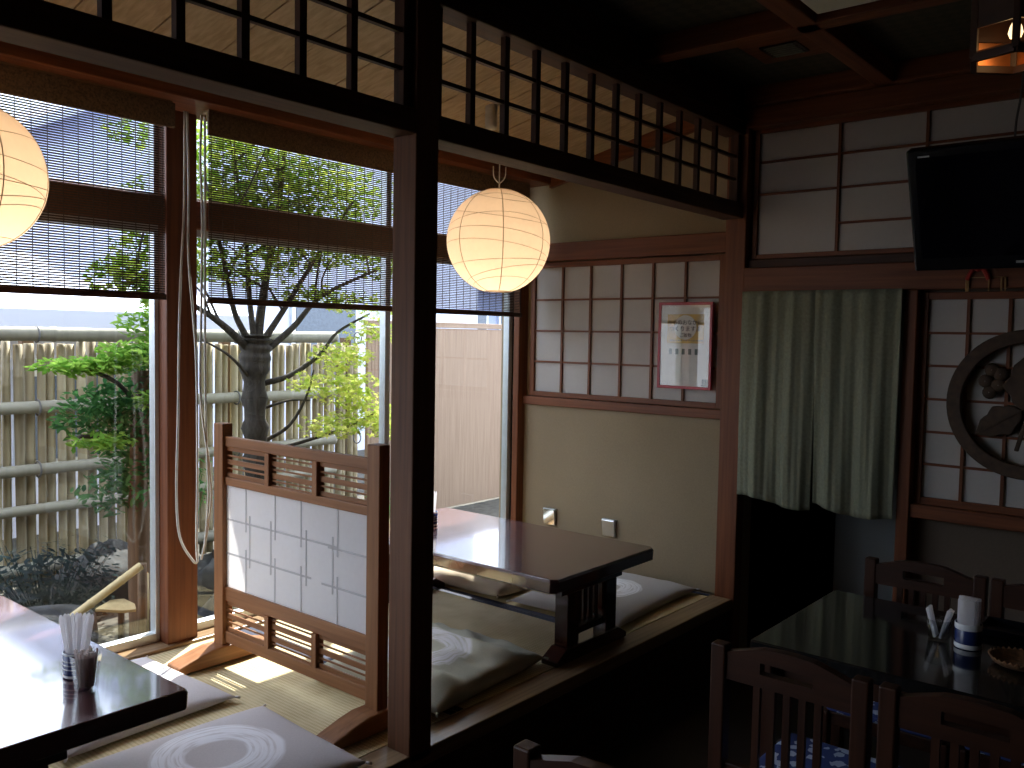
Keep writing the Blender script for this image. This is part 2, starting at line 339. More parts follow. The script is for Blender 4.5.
# kitchen behind the curtain
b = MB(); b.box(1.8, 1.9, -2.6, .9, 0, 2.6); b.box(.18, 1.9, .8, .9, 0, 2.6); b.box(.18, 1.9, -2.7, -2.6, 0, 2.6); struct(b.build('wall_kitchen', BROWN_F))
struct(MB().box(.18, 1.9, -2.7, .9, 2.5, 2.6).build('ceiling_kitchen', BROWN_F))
b = MB(); b.box(.60, .66, -.95, -.25, 0, 1.9); d1 = struct(b.build('door_1', KITCH))
MB().box(.585, .60, -.90, -.30, 1.0, 1.02).build('door_rail', KITCH, d1)
# ceilings
struct(MB().box(-6.6, .18, -4.3, .10, 2.60, 2.66).build('ceiling', weave_mat()))
b = MB(); n = 28; w_ = 6.56/n
for i in range(n):
    x0 = -6.53 + i*w_
    z = lambda y: 2.60 - .2245*y
    b.add([(x0+.003,.09,z(.09)),(x0+w_-.003,.09,z(.09)),(x0+w_-.003,1.27,z(1.27)),(x0+.003,1.27,z(1.27)),
           (x0+.003,.09,z(.09)+.02),(x0+w_-.003,.09,z(.09)+.02),(x0+w_-.003,1.27,z(1.27)+.02),(x0+.003,1.27,z(1.27)+.02)],
          [(0,1,2,3),(7,6,5,4),(0,4,5,1),(1,5,6,2),(2,6,7,3),(3,7,4,0)])
struct(b.build('ceiling_tatami', wood('plank','Y')))
b = MB(); b.box(-6.6, .18, .10, 1.42, 2.70, 2.76); struct(b.build('ceiling_roof', BROWN_F))
b = MB(); b.add([(-6.6,.09,2.605),(.05,.09,2.605),(.05,1.27,2.34),(-6.6,1.27,2.34)], [(0,1,2,3)])
b.add([(-6.6,.09,2.615),(.05,.09,2.615),(.05,1.27,2.35),(-6.6,1.27,2.35)], [(0,1,2,3)])
# posts, lintels, beams
k = 2
def trim(bm, mat, bevel=.004):
    global k
    o = struct(bm.build('trim_%d' % k, mat, bevel=bevel)); k += 1; return o
trim(MB().box(-2.025, -1.938, 0, .092, ZP-.03, 2.60), wood('pillar','Z'))
trim(MB().box(-4.06, -3.96, 0, .10, ZP-.03, 2.60), wood('pillar','Z'))
trim(MB().box(0, .07, -.012, .086, 0, 2.60), wood('red','Z'))
trim(MB().box(-6.5, .0, .002, .10, 2.041, 2.1085), wood('lintel','X'))
trim(MB().box(-6.5, .0, .002, .10, 2.41, 2.467), wood('dark','X'))
trim(MB().box(-6.5, .0, .012, .09, 2.467, 2.60), wood('dark','X'), .003)
trim(MB().box(-6.6, .0, -.012, .012, 2.46, 2.478), wood('dark','X'), .002)
trim(MB().box(-2.036, -1.914, 1.285, 1.35, ZP-.01, 2.42), wood('red','Z'))
trim(MB().box(-3.96, -3.86, 1.285, 1.40, ZP-.01, 2.42), wood('red','Z'))
trim(MB().box(-.028, .05, 1.262, 1.30, ZP-.01, 2.42), wood('red','Z'))
trim(MB().box(.018, .05, 1.335, 1.39, ZP-.01, 2.42), BLACKP, .002)
trim(MB().box(-6.5, .03, 1.09, 1.35, 2.297, 2.385), wood('red','X'))
trim(MB().box(-5.74, -3.96, 1.302, 1.343, 1.88, 1.985), wood('red','X'))
trim(MB().box(-3.86, -2.036, 1.302, 1.343, 1.88, 1.985), wood('red','X'))
trim(MB().box(-1.914, .018, 1.302, 1.343, 1.88, 1.985), wood('red','X'))
trim(MB().box(-5.76, .03, 1.262, 1.42, ZP-.02, ZP+.012), wood('sill','X'))
trim(MB().box(.012, .05, .086, 1.262, 1.13, 1.175), wood('red','Y'))
trim(MB().box(.008, .05, .086, 1.262, 1.895, 1.99), wood('red','Y'))
b = MB(); zz = lambda y: 2.60-.2245*y
b.add([(.0,.086,zz(.086)-.075),(.03,.086,zz(.086)-.075),(.03,1.1,zz(1.1)-.075),(.0,1.1,zz(1.1)-.075),(.0,.086,zz(.086)),(.03,.086,zz(.086)),(.03,1.1,zz(1.1)),(.0,1.1,zz(1.1))],
      [(0,1,2,3),(7,6,5,4),(0,4,5,1),(1,5,6,2),(2,6,7,3),(3,7,4,0)])
trim(b, wood('red','Y'), .002)
trim(MB().box(-.005, .07, -4.3, -.012, 1.71, 1.82), wood('red','Y'))
trim(MB().box(.0, .10, -.747, -.698, 0, 1.71), wood('red','Z'))
trim(MB().box(.03, .07, -4.3, -.012, 1.82, 1.86), wood('dark','Y'))
trim(MB().box(-.02, .07, -4.3, -.012, 2.435, 2.52), wood('red','Y'))
trim(MB().box(-.06, .07, -4.3, -.012, 2.52, 2.60), wood('red','Y'))
trim(MB().box(.01, .07, -4.3, -.747, .80, .855), wood('red','Y'))
trim(MB().box(-6.6, -.02, -.64, -.565, 2.52, 2.60), wood('red','X'))
trim(MB().box(-.875, -.80, -4.3, .01, 2.52, 2.599), wood('red','Y'))
trim(MB().box(-6.6, -.02, -1.56, -1.485, 2.52, 2.60), wood('red','X'))
trim(MB().box(-1.895, -1.82, -4.3, .01, 2.52, 2.599), wood('red','Y'))

# ------------------------------------------------------------------ windows
def window(name, x0, x1, stiles):
    b = MB(); b.box(x0, x1, 1.345, 1.385, ZP+.010, ZP+.045); b.box(x0, x1, 1.345, 1.385, 1.855, 1.885); b.box(x0, x1, 1.345, 1.385, 1.98, 2.0); b.box(x0, x1, 1.345, 1.385, 2.31, 2.335)
    for a in stiles: b.box(a-.016, a+.016, 1.345, 1.385, ZP+.04, 1.86); b.box(a-.016, a+.016, 1.345, 1.385, 1.995, 2.32)
    o = struct(b.build(name, ALU, bevel=.002))
    MB().box(x0+.02, x1-.02, 1.363, 1.367, ZP+.04, 1.86).build('pane', GLASS, o)
    MB().box(x0+.02, x1-.02, 1.363, 1.367, 1.99, 2.32).build('pane', GLASS, o)
    return o
window('window_1', -3.86, -2.020, (-3.84, -2.95, -2.036))
window('window_3', -5.74, -3.95, (-5.72, -4.85, -3.97))  # unseen window, added for more daylight on the left side
window('window_2', -1.93, .018, (-1.905, -.90, .002))

# ------------------------------------------------------------------ tatami mats
for x0, x1, lab in ((-.79, -.005, 'tatami mat along the plaster wall under the two right cushions'),
                    (-1.72, -.792, 'tatami mat under the left half of the far low table'),
                    (-2.80, -1.722, 'tatami mat with the standing screen on it'),
                    (-3.72, -2.802, 'tatami mat under the left low table')):
    t = thing('tatami_mat', lab, 'tatami mat', ((x0+x1)/2, .68, ZP-.012), group='tatami mats on the raised floor')
    MB().box(x0, x1, .102, 1.26, ZP-.012, ZP).build('rush_surface', TATAMI, t)
    for a in (x0, x1-.03): MB().box(a+.001, a+.029, .103, 1.259, ZP-.004, ZP+.0015).build('cloth_border', HERI, t)

# ------------------------------------------------------------------ lattice transoms
def lattice(label, x0, x1, xs):
    t = thing('transom_lattice', label, 'lattice', ((x0+x1)/2, .05, 2.1085), group='open lattices above the lintel')
    for a in (x0, x1-.03): MB().box(a, a+.03, .02, .06, 2.1085, 2.41).build('stile', wood('dark','Z'), t, .002)
    for x in xs: MB().box(x-.0105, x+.0105, .026, .046, 2.1085, 2.41).build('mullion', wood('dark','Z'), t)
    for z in (2.212, 2.312): MB().box(x0+.03, x1-.03, .028, .044, z-.006, z+.006).build('bar', wood('dark','X'), t)
lattice('dark open lattice above the lintel, left of the thick post', -3.955, -2.025, [-2.22-.1585*i for i in range(11)])
lattice('dark open lattice above the lintel, right of the thick post', -1.938, -.002, [-1.773+.1545*i for i in range(11)])

# ------------------------------------------------------------------ shoji panels on the end wall
def shoji(label, x, y0, y1, z0, z1, fw_, ys, hz, mat=PAPER, fmat='red', xp=None):
    # x: front of frame; paper sits just behind the bars
    t = thing('shoji_panel', label, 'shoji screen', (x+.01, (y0+y1)/2, z0))
    for a in (y0, y1-fw_): MB().box(x, x+.026, a, a+fw_, z0, z1).build('stile', wood(fmat,'Z'), t, .002)
    for a in (z0, z1-fw_): MB().box(x, x+.026, y0+fw_, y1-fw_, a, a+fw_).build('rail', wood(fmat,'Y'), t, .002)
    MB().box(x+.015, x+.019, y0+fw_*.5, y1-fw_*.5, z0+fw_*.5, z1-fw_*.5).build('paper', mat, t)
    for y in ys: MB().box(x+.004, x+.0145, y-.006, y+.006, z0+fw_, z1-fw_).build('muntin', wood(fmat,'Z'), t)
    for a, c, z in hz: MB().box(x+.005, x+.0145, a, c, z-.005, z+.005).build('muntin', wood(fmat,'Y'), t)
    return t
yy = [.297, .474, .654, .840, 1.018]
shoji('low wide shoji panel with square panes behind the red framed poster', (.022), .095, 1.223, 1.178, 1.889, .026, yy, [(.12, 1.2, z) for z in (1.364, 1.528, 1.693)])
shoji('tall shoji panel high on the wall over the green curtain and television', .042, -4.0, -.025, 1.862, 2.436, .02, [-.40-.3455*i for i in range(10)],
      [(-3.98, -.045, 2.29), (-3.98, -.045, 2.148)] + [(-.40-.3455*(i+1), -.40-.3455*i, 2.0) for i in range(0, 9, 2)])
cs = shoji('shoji panel carrying the carved round crest, beside the curtain doorway', .042, -1.66, -.750, .855, 1.700, .028, [-.922-.143*i for i in range(5)],
      [(-1.63, -.777, z) for z in (1.016, 1.146, 1.277, 1.41, 1.54)])
# carved crest
t = thing('wall_crest', 'dark carved wooden crest of leaves and buds inside a ring, on the shoji', 'crest', (.02, -1.147, 1.277))
cy, cz = -1.147, 1.277
b = MB(); nn = 72
vs = []
for i in range(nn):
    a = 2*pi*i/nn
    for r, x in ((.280,.0),(.280,.034),(.230,.034),(.230,.0)): vs.append((x, cy+r*cos(a), cz+r*sin(a)))
fs = [(i*4+j, i*4+(j+1)%4, ((i+1)%nn)*4+(j+1)%4, ((i+1)%nn)*4+j) for i in range(nn) for j in range(4)]
b.add(vs, fs); b.build('ring', CREST, t, .004)
def leaf_poly(ang, L_, Wd, base, n=10, lobes=0):
    pts = []
    for i in range(n+1):
        u = i/n; pts.append((u*L_, Wd*sin(pi*u**.8)*(1+.12*sin(lobes*pi*u))))
    for i in range(n-1, 0, -1):
        u = i/n; pts.append((u*L_, -Wd*sin(pi*u**.8)*(1+.12*sin(lobes*pi*u))))
    ca, sa = cos(ang), sin(ang)
    return [(base[0] + ca*p - sa*q, base[1] + sa*p + ca*q) for p, q in pts]
def crest_leaf(ang, L_, Wd, base, lobes=0):
    o = MB().prism(leaf_poly(ang, L_, Wd, base, 12, lobes), 'x', .004, .030).build('leaf', CREST, t, .005)
    tip = (base[0]+cos(ang)*L_*.86, base[1]+sin(ang)*L_*.86)
    MB().bar((.002, base[0], base[1]), (.002, tip[0], tip[1]), .006, .006, (1,0,0)).build('leaf_vein', CREST, o)
# y grows to the left in the picture
crest_leaf(radians(-33), .190, .055, (cy+.02, cz-.02), 6)
crest_leaf(radians(213), .190, .055, (cy-.02, cz-.02), 6)
crest_leaf(radians(90), .235, .080, (cy, cz-.03), 6)
for s in (-1, 1):
    for dy, dz in ((.130,.125),(.150,.082),(.100,.110),(.135,.040),(.105,.068)):
        bb = MB(); bb.lathe([(.001,.016),(.016,.015),(.024,.011),(.026,.004),(.026,0)], (0,0,0), 14, True, Matrix.Rotation(radians(-90),4,'Y'))
        for i, v in enumerate(bb.v): bb.v[i] = (v[0]+.030, v[1]+cy+s*dy-(.02 if s < 0 else 0), v[2]+cz+dz)
        bb.build('bud', CREST, t)
    MB().bar((.018, cy-.01+s*.01, cz-.03), (.018, cy-.01+s*.045, cz-.175), .014, .02, (1,0,0)).build('stem', CREST, t, .003)

# ------------------------------------------------------------------ noren curtain
t = thing('noren_curtain', 'faded green split curtain hanging in the dark doorway', 'curtain', (-.02, -.36, 1.70))
b = MB(); b.tube([(-.008, -.697, 1.704), (-.008, -.013, 1.704)], .004, 8); b.build('rod', wood('dark','Y'), t)
def noren(y0, y1, ztop, zb0, zb1, ph, name, gap=0):
    b = MB(); nu, nv = 90, 40
    for j in range(nv+1):
        v = j/nv
        for i in range(nu+1):
            u = i/nu
            amp = .005 + .008*v
            x = -.030 + amp*sin(u*13+ph+.8*sin(v*2.2+ph)) + .004*sin(u*31+ph*2+v*1.5) + .006*sin(v*3+u*4)*v +   .0006*sin(u*58+3*v+ph) + .0009*sin(u*83-2*v*v+ph*3)*(.3+v)
            zb = zb0 + (zb1-zb0)*u + .012*sin(u*5+ph)
            y = y0 + (y1-y0)*u + .010*v*sin(v*3+ph)*(.5-u)
            y -= gap*v*(1-u)
            b.v.append((x, y, ztop + (zb-ztop)*v))
    b.f = [(j*(nu+1)+i, j*(nu+1)+i+1, (j+1)*(nu+1)+i+1, (j+1)*(nu+1)+i) for j in range(nv) for i in range(nu)]; b.sm = [True]*len(b.f)
    o = b.build(name, NOREN, t); m = o.modifiers.new('cloth', 'SOLIDIFY'); m.thickness = .0018
    return o
noren(-.016, -.352, 1.714, .795, .782, .6, 'left_cloth')
o = noren(-.350, -.697, 1.714, .800, .778, 2.1, 'right_cloth', .010)
for v in o.data.vertices:                                    # the right panel tapers a little towards its hem
    s = max(0, (1.70-1.70 + (-v.co.z))/.9); w_ = (v.co.y + .36) ; v.co.y += .030*s*max(0, min(1, -(w_)/.34))

# ------------------------------------------------------------------ framed poster
t = thing('framed_poster', 'small poster in a thin red frame hung on the shoji panel', 'poster', (.01, .282, 1.262))
y0, y1, z0, z1, x = .139, .424, 1.262, 1.672, .006
b = MB(); b.box(x-.003, x+.015, y0, y0+.014, z0, z1); b.box(x-.003, x+.015, y1-.014, y1, z0, z1); b.box(x-.003, x+.015, y0+.014, y1-.014, z0, z0+.014); b.box(x-.003, x+.015, y0+.014, y1-.014, z1-.014, z1)
b.build('red_frame', RED, t, .002)
pp = MB().box(x+.004, x+.012, y0+.012, y1-.012, z0+.012, z1-.012).build('printed_sheet', PINK, t)
MB().box(x+.0032, x+.004, y0+.045, y1-.047, 1.478, 1.615).build('yellow_block', YEL, pp)
b = MB(); b.lathe([(.001,0),(.058,0),(.058,.0006)], (0,0,0), 28, False, Matrix.Rotation(radians(-90),4,'Y'))
for i, v in enumerate(b.v): b.v[i] = (v[0]+x+.0022, v[1]+.280, v[2]*1.0+1.553)
b.build('white_disc', flat('white_print', (.80,.78,.76), .6, 0, .03), pp)
Mt = lambda y, z: Matrix.Translation((x+.0012, y, z)) @ Matrix(((0,0,-1,0),(-1,0,0,0),(0,1,0,0),(0,0,0,1)))
text_mesh('からのおなかに', .026, Mt(.283, 1.575), 'printed_line', INK, pp)
text_mesh('つくりますよ', .028, Mt(.281, 1.545), 'printed_line', INK, pp)
text_mesh('ご飯物', .021, Mt(.278, 1.515), 'printed_line', INK, pp)
b = MB()
for i in range(13): b.box(x+.0025, x+.003, .36-.0135*i-.010, .36-.0135*i-.001-(i%3)*.002, 1.489, 1.494)
for i in range(5): b.box(x+.0035, x+.004, .365-.034*i-.016, .365-.034*i, 1.425, 1.452)
for i in range(4): b.box(x+.0035, x+.004, .158+.008*i, .163+.008*i, 1.285+.0*i, 1.312)
b.box(x+.0035, x+.004, .155, .192, 1.279, 1.284)
b.build('small_print', flat('grey_print', (.16,.19,.18), .7), pp)
MB().box(x-.0008, x+.0004, y0+.014, y1-.014, z0+.014, z1-.014).build('cover_sheet', GLASS, t)

# ------------------------------------------------------------------ wall outlets
for yc, zc, lab in ((1.066, .535, 'small steel wall outlet plate nearer the window, greenish reflection'), (.688, .532, 'small steel wall outlet plate nearer the corner post, bright reflection')):
    t = thing('wall_outlet', lab, 'wall outlet', (.03, yc, zc), group='steel outlet plates on the plaster')
    b = MB(); M_ = Matrix.Translation((.012, yc, zc)) @ Matrix.Rotation(radians(-7), 4, 'Y')
    b.box(-.003, .003, -.037, .037, -.042, .042, M_); b.build('flip_cover', STEEL, t, .002)
    MB().box(.008, .030, yc-.039, yc+.039, zc+.036, zc+.046).build('hinge_lip', ALU, t, .002)
    MB().box(.018, .030, yc-.034, yc+.034, zc-.04, zc+.038).build('back_plate', ALU, t)

# ------------------------------------------------------------------ low tables
def low_table(label, cx_, x0, x1, y0, y1, c=.02):
    zt = .66
    t = thing('low_table', label, 'table', ((x0+x1)/2, (y0+y1)/2, ZP), group='lacquered low tables')
    b = MB()
    def ring(i, z, cc): return [(x0+i+cc,y0+i,z),(x1-i-cc,y0+i,z),(x1-i,y0+i+cc,z),(x1-i,y1-i-cc,z),(x1-i-cc,y1-i,z),(x0+i+cc,y1-i,z),(x0+i,y1-i-cc,z),(x0+i,y0+i+cc,z)]
    rings = [ring(.0, zt-.0, c), ring(-.004, zt-.010, c), ring(-.002, zt-.048, c), ring(.03, zt-.064, c)]
    vs = sum(rings, []); fs = [tuple(range(8)), tuple(reversed(range(24, 32)))]
    for q in range(3): fs += [(q*8+i, (q+1)*8+i, (q+1)*8+(i+1)%8, q*8+(i+1)%8) for i in range(8)]
    b.add(vs, fs); b.build('table_top', LACQT, t, .003)
    px = (x0+x1)/2 + cx_
    for yc in (y0+.085, y1-.085):
        p = thing_part('pedestal', t, (px, yc, ZP))
        b = MB(); b.prism([(px-.23, ZP+.003), (px+.23, ZP+.003), (px+.23, ZP+.022), (px+.17, ZP+.055), (px-.17, ZP+.055), (px-.23, ZP+.022)], 'y', yc-.036, yc+.036)
        b.box(px-.20, px+.20, yc-.03, yc+.03, zt-.095, zt-.06)
        for s in (-1, 1): b.box(px+s*.125-.036, px+s*.125+.036, yc-.03, yc+.03, ZP+.055, zt-.095)
        b.box(px-.09, px+.09, yc-.02, yc+.02, ZP+.085, ZP+.115)
        o = b.build('pedestal', LACQ, t, .003)
        for i in range(4):
            q = px - .054 + .036*i
            MB().box(q-.009, q+.009, yc-.008, yc+.008, ZP+.115, zt-.095).build('slat', LACQ, o)
    return t
def thing_part(*a): return None
low_table('glossy dark red low table beside the plaster end wall', -.015, -1.312, -.64, .035, 1.205)
low_table('glossy dark low table at the left edge, against the window', -.05, -3.43, -2.632, .118, 1.205, .006)

# ------------------------------------------------------------------ floor cushions
def cushion(label, mat, cx_, cy_, sx, sy, h, rz=0, wrinkle=0.0, z0=ZP+.002, tilt=0):
    nu = 34; b = MB(); top = []; bot = []
    def prof(u, v):
        a = max(0, 1-abs(u)**2.6); c = max(0, 1-abs(v)**2.6)
        return (a*c)**.42
    def shape(u, v):
        pin = 1 - .05*(1-abs(v)**2)*0 - .045*(1 - v*v)*abs(u)**3 if True else 1
        x = u*sx/2*(1-.06*(1-v*v)*(abs(u)**4)); y = v*sy/2*(1-.06*(1-u*u)*(abs(v)**4)); return x, y
    for j in range(nu+1):
        for i in range(nu+1):
            u = 2*i/nu-1; v = 2*j/nu-1; u = math.copysign(abs(u)**.8, u); v = math.copysign(abs(v)**.8, v)
            x, y = shape(u, v); p = prof(u, v)
            wr = wrinkle*(noise.noise(V((x*9, y*9, cx_*3)))+.6*noise.noise(V((x*22, y*14, cx_)))) * (.3+p)
            dim = -.012*math.exp(-(x*x+y*y)/.006)
            top.append((x, y, h*.32 + h*.68*p + wr*min(1, p*2) + dim*(h/.07)))
            bot.append((x, y, h*.32 - h*.32*min(1, p*1.6)))
    n1 = nu+1
    fs = [(j*n1+i, j*n1+i+1, (j+1)*n1+i+1, (j+1)*n1+i) for j in range(nu) for i in range(nu)]
    b.add(top, fs, True); b.add(bot, [tuple(reversed(f)) for f in fs], True)
    o = b.build('floor_cushion', mat, None)
    bm = bmesh.new(); bm.from_mesh(o.data); bmesh.ops.remove_doubles(bm, verts=bm.verts, dist=.0004); bmesh.ops.recalc_face_normals(bm, faces=bm.faces); bm.to_mesh(o.data); bm.free()
    o.location = (cx_, cy_, z0); o.rotation_euler = (0, tilt, rz)
    # corner tufts and the seam are parts of their own
    for s in (-1, 1):
        for r in (-1, 1):
            q = MB().tube([(s*sx*.492, r*sy*.492, h*.32), (s*sx*.512, r*sy*.512, h*.28)], .004, 6).build('corner_tuft', mat); q.parent = o
    return tag(o, label, 'cushion', 'square floor cushions')
GREY = (.40,.36,.36); SAGE = (.33,.34,.27); CREAM = (.50,.42,.31)
cm1 = cushion_mat('mauve_linen', (.60,.56,.56), ring=(.88,.88,.92), r0=.125); cm2 = cushion_mat('sage_linen', (.55,.55,.45), ring=(.86,.86,.9), r0=.12, cx=-.02, cy=.02); cm3 = cushion_mat('grey_linen', (.48,.45,.44), ring=(.86,.86,.9), r0=.11); cm4 = cushion_mat('cream_linen', (.52,.43,.32), ring=(.62,.54,.42), r0=.1)
cushion('pale mauve cushion with white brushed ring in front of the left low table', cm1, -2.44, .300, .60, .52, .065, radians(-3))
cushion('mauve cushion half in sun between the left low table and the standing screen', cm1, -2.42, .93, .54, .54, .055, radians(2))
cushion('rumpled sage green cushion with white ring beside the thick post', cm2, -1.55, .385, .60, .56, .10, radians(4), .022)
cushion('grey cushion with white ring in the corner by the plaster wall', cm3, -.40, .42, .72, .56, .062, radians(2), .005)
cushion('cream cushion in sun beyond the far low table, by the window', cm4, -.41, .985, .76, .50, .11, 0, .010)

# ------------------------------------------------------------------ standing screen (tsuitate)
t = thing('standing_screen', 'low wooden floor screen with white paper panel between the two low tables', 'standing screen', (-1.96, .62, ZP))
S = 'screen'
yl0, yl1, yr0, yr1 = .990, 1.045, .168, .224; xa, xb = -1.98, -1.942
for a, c in ((yl0, yl1), (yr0, yr1)):
    MB().box(xa-.002, xb+.002, a, c, ZP+.045, 1.168).build('post', wood(S,'Z'), t, .003)
    yc = (a+c)/2
    b = MB(); b.prism([(-2.155, ZP+.002), (-1.765, ZP+.002), (-1.765, ZP+.028), (-1.85, ZP+.052), (-1.90, ZP+.062), (-2.02, ZP+.062), (-2.07, ZP+.052), (-2.155, ZP+.028)], 'y', yc-.042, yc+.042)
    b.build('foot', wood(S,'X'), t, .005)
def rail(z0, z1, nm='rail'): MB().box(xa+.009, xb-.011, yr1-.004, yl0+.004, z0, z1).build(nm, wood(S,'Y'), t, .003)
rail(1.088, 1.124, 'top_rail'); rail(.950, .980); rail(.536, .586); rail(.384, .426, 'bottom_rail')
def slats(z0, z1):
    L_ = yl0 - yr1; e = [yr1 + L_*i/3 for i in range(4)]
    for d in e[1:3]: MB().box(xa+.003, xb-.003, d-.011, d+.011, z0, z1).build('divider', wood(S,'Z'), t)
    h_ = z1-z0
    for i in range(3):
        b = MB(); off = .0 if i != 1 else -.13*h_
        for c_, w_ in ((.07,.13),(.50,.16),(.93,.13)) if i != 1 else ((.0,.08),(.31,.16),(.69,.16),(1.0,.06)): b.box(xa+.016, xa+.021, e[i], e[i+1], z0+h_*c_-h_*w_/2, z0+h_*c_+h_*w_/2)
        for c_ in ((.29,.70) if i != 1 else (.15,.51,.88)): b.box(xa+.017, xa+.020, e[i], e[i+1], z0+h_*c_-h_*.028, z0+h_*c_+h_*.028)
        b.build('slat_panel', wood(S,'Y'), t)
slats(.980, 1.088); slats(.426, .536)
MB().box(xa+.0155, xa+.0175, yr1-.004, yl0+.004, .57, .966).build('paper_panel', PAPER2, t)
# strips before the paper; their grey stands for lattice shadow showing through
b = MB(); Z0, Z1 = .586, .950; Yr = lambda u: yl0 - (yl0-yr1)*u
def vb(u, z0, z1): b.box(xa+.0138, xa+.0154, Yr(u)-.003, Yr(u)+.003, z0, z1)
def hb(u0, u1, z): b.box(xa+.0138, xa+.0154, Yr(u1), Yr(u0), z-.003, z+.003)
H1, H2 = .829, .707
for u in (.155, .375, .56, .80): vb(u, H1-.03, Z1)
for u in (.185, .345, .595, .77): vb(u, H2-.03, H1+.03)
for u in (.155, .375, .56, .80): vb(u, Z0, H2+.03)
hb(0, .80, H1); hb(.74, 1, H1-.006); hb(0, .63, H2); hb(.70, 1, H2-.006)
b.build('lattice_shadow_strips', flat('lattice_shadow_grey', (.55,.54,.55), .8, 0, .03), t)
t.location += V((-.006, .009, .004))

# ------------------------------------------------------------------ roll-down blinds
def blind(label, x0, x1, zb, cords):
    y = 1.19
    t = thing('rolldown_blind', label, 'blind', ((x0+x1)/2, y, 2.297), group='slatted blinds at the window')
    b = MB(); z = zb+.012; i = 0
    while z < 2.225:
        b.box(x0, x1, y-.0011, y+.0011, z, z+.0056); z += .0082; i += 1
    b.build('slats', SLAT, t, fix=False)
    b = MB(); m = int((x1-x0)/.048)
    for i in range(m+1):
        xx = x0 + .01 + (x1-x0-.02)*i/m; b.box(xx-.0013, xx+.0013, y-.003, y-.0015, zb, 2.23)
    b.build('warp_threads', SLAT, t, fix=False)
    MB().box(x0-.003, x1+.003, y-.008, y+.008, zb-.008, zb+.012).build('bottom_bar', wood('dark','X'), t, .003)
    b = MB(); b.box(x0-.012, x1+.03, y-.022, y-.010, 2.205, 2.291); b.build('woven_valance', ROLL, t, .003)
    MB().box(x0-.01, x1+.02, y-.02, y+.02, 2.290, 2.298).build('head_strip', wood('sill','X'), t)
    for pts, r in cords: MB().tube(pts, r, 6).build('pull_cord', CORDW, t)
    return t
def smooth(pts, n=6):
    P = [V(p) for p in pts]; P = [P[0]] + P + [P[-1]]; out = []
    for i in range(1, len(P)-2):
        for k_ in range(n):
            s = k_/n; a, b_, c, d = P[i-1], P[i], P[i+1], P[i+2]
            out.append(.5*((2*b_) + (c-a)*s + (2*a-5*b_+4*c-d)*s*s + (-a+3*b_-3*c+d)*s**3))
    out.append(P[-2]); return out
yc = 1.135
blind('left slatted blind half lowered over the window at the left edge', -3.84, -2.095, 1.612,
      [(smooth([(-2.050,yc,2.262),(-2.052,yc,1.95),(-2.070,yc,1.6),(-2.078,yc,1.2),(-2.085,yc,.92),(-2.072,yc,.76),(-2.02,yc,.665),(-2.004,yc,.66)]), .0042),
       (smooth([(-2.040,yc,2.262),(-2.035,yc,2.0),(-2.036,yc,1.75),(-2.008,yc,1.4),(-2.004,yc,1.0),(-2.008,yc,.75),(-2.004,yc,.66)]), .0042)])
blind('right slatted blind half lowered over the window behind the paper lantern', -1.925, -.105, 1.606,
      [(smooth([(-1.985,yc,2.262),(-1.990,yc,2.1),(-1.983,yc,1.9),(-1.988,yc,1.55),(-1.990,yc,1.25),(-1.955,yc,1.0),(-1.950,yc,.86),(-1.975,yc,.72),(-1.990,yc,.665)]), .0042),
       (smooth([(-1.972,yc,2.262),(-1.972,yc,1.9),(-1.972,yc,1.3),(-1.965,yc,1.05),(-1.960,yc,.9),(-1.972,yc,.74),(-1.990,yc,.665)]), .0042)])

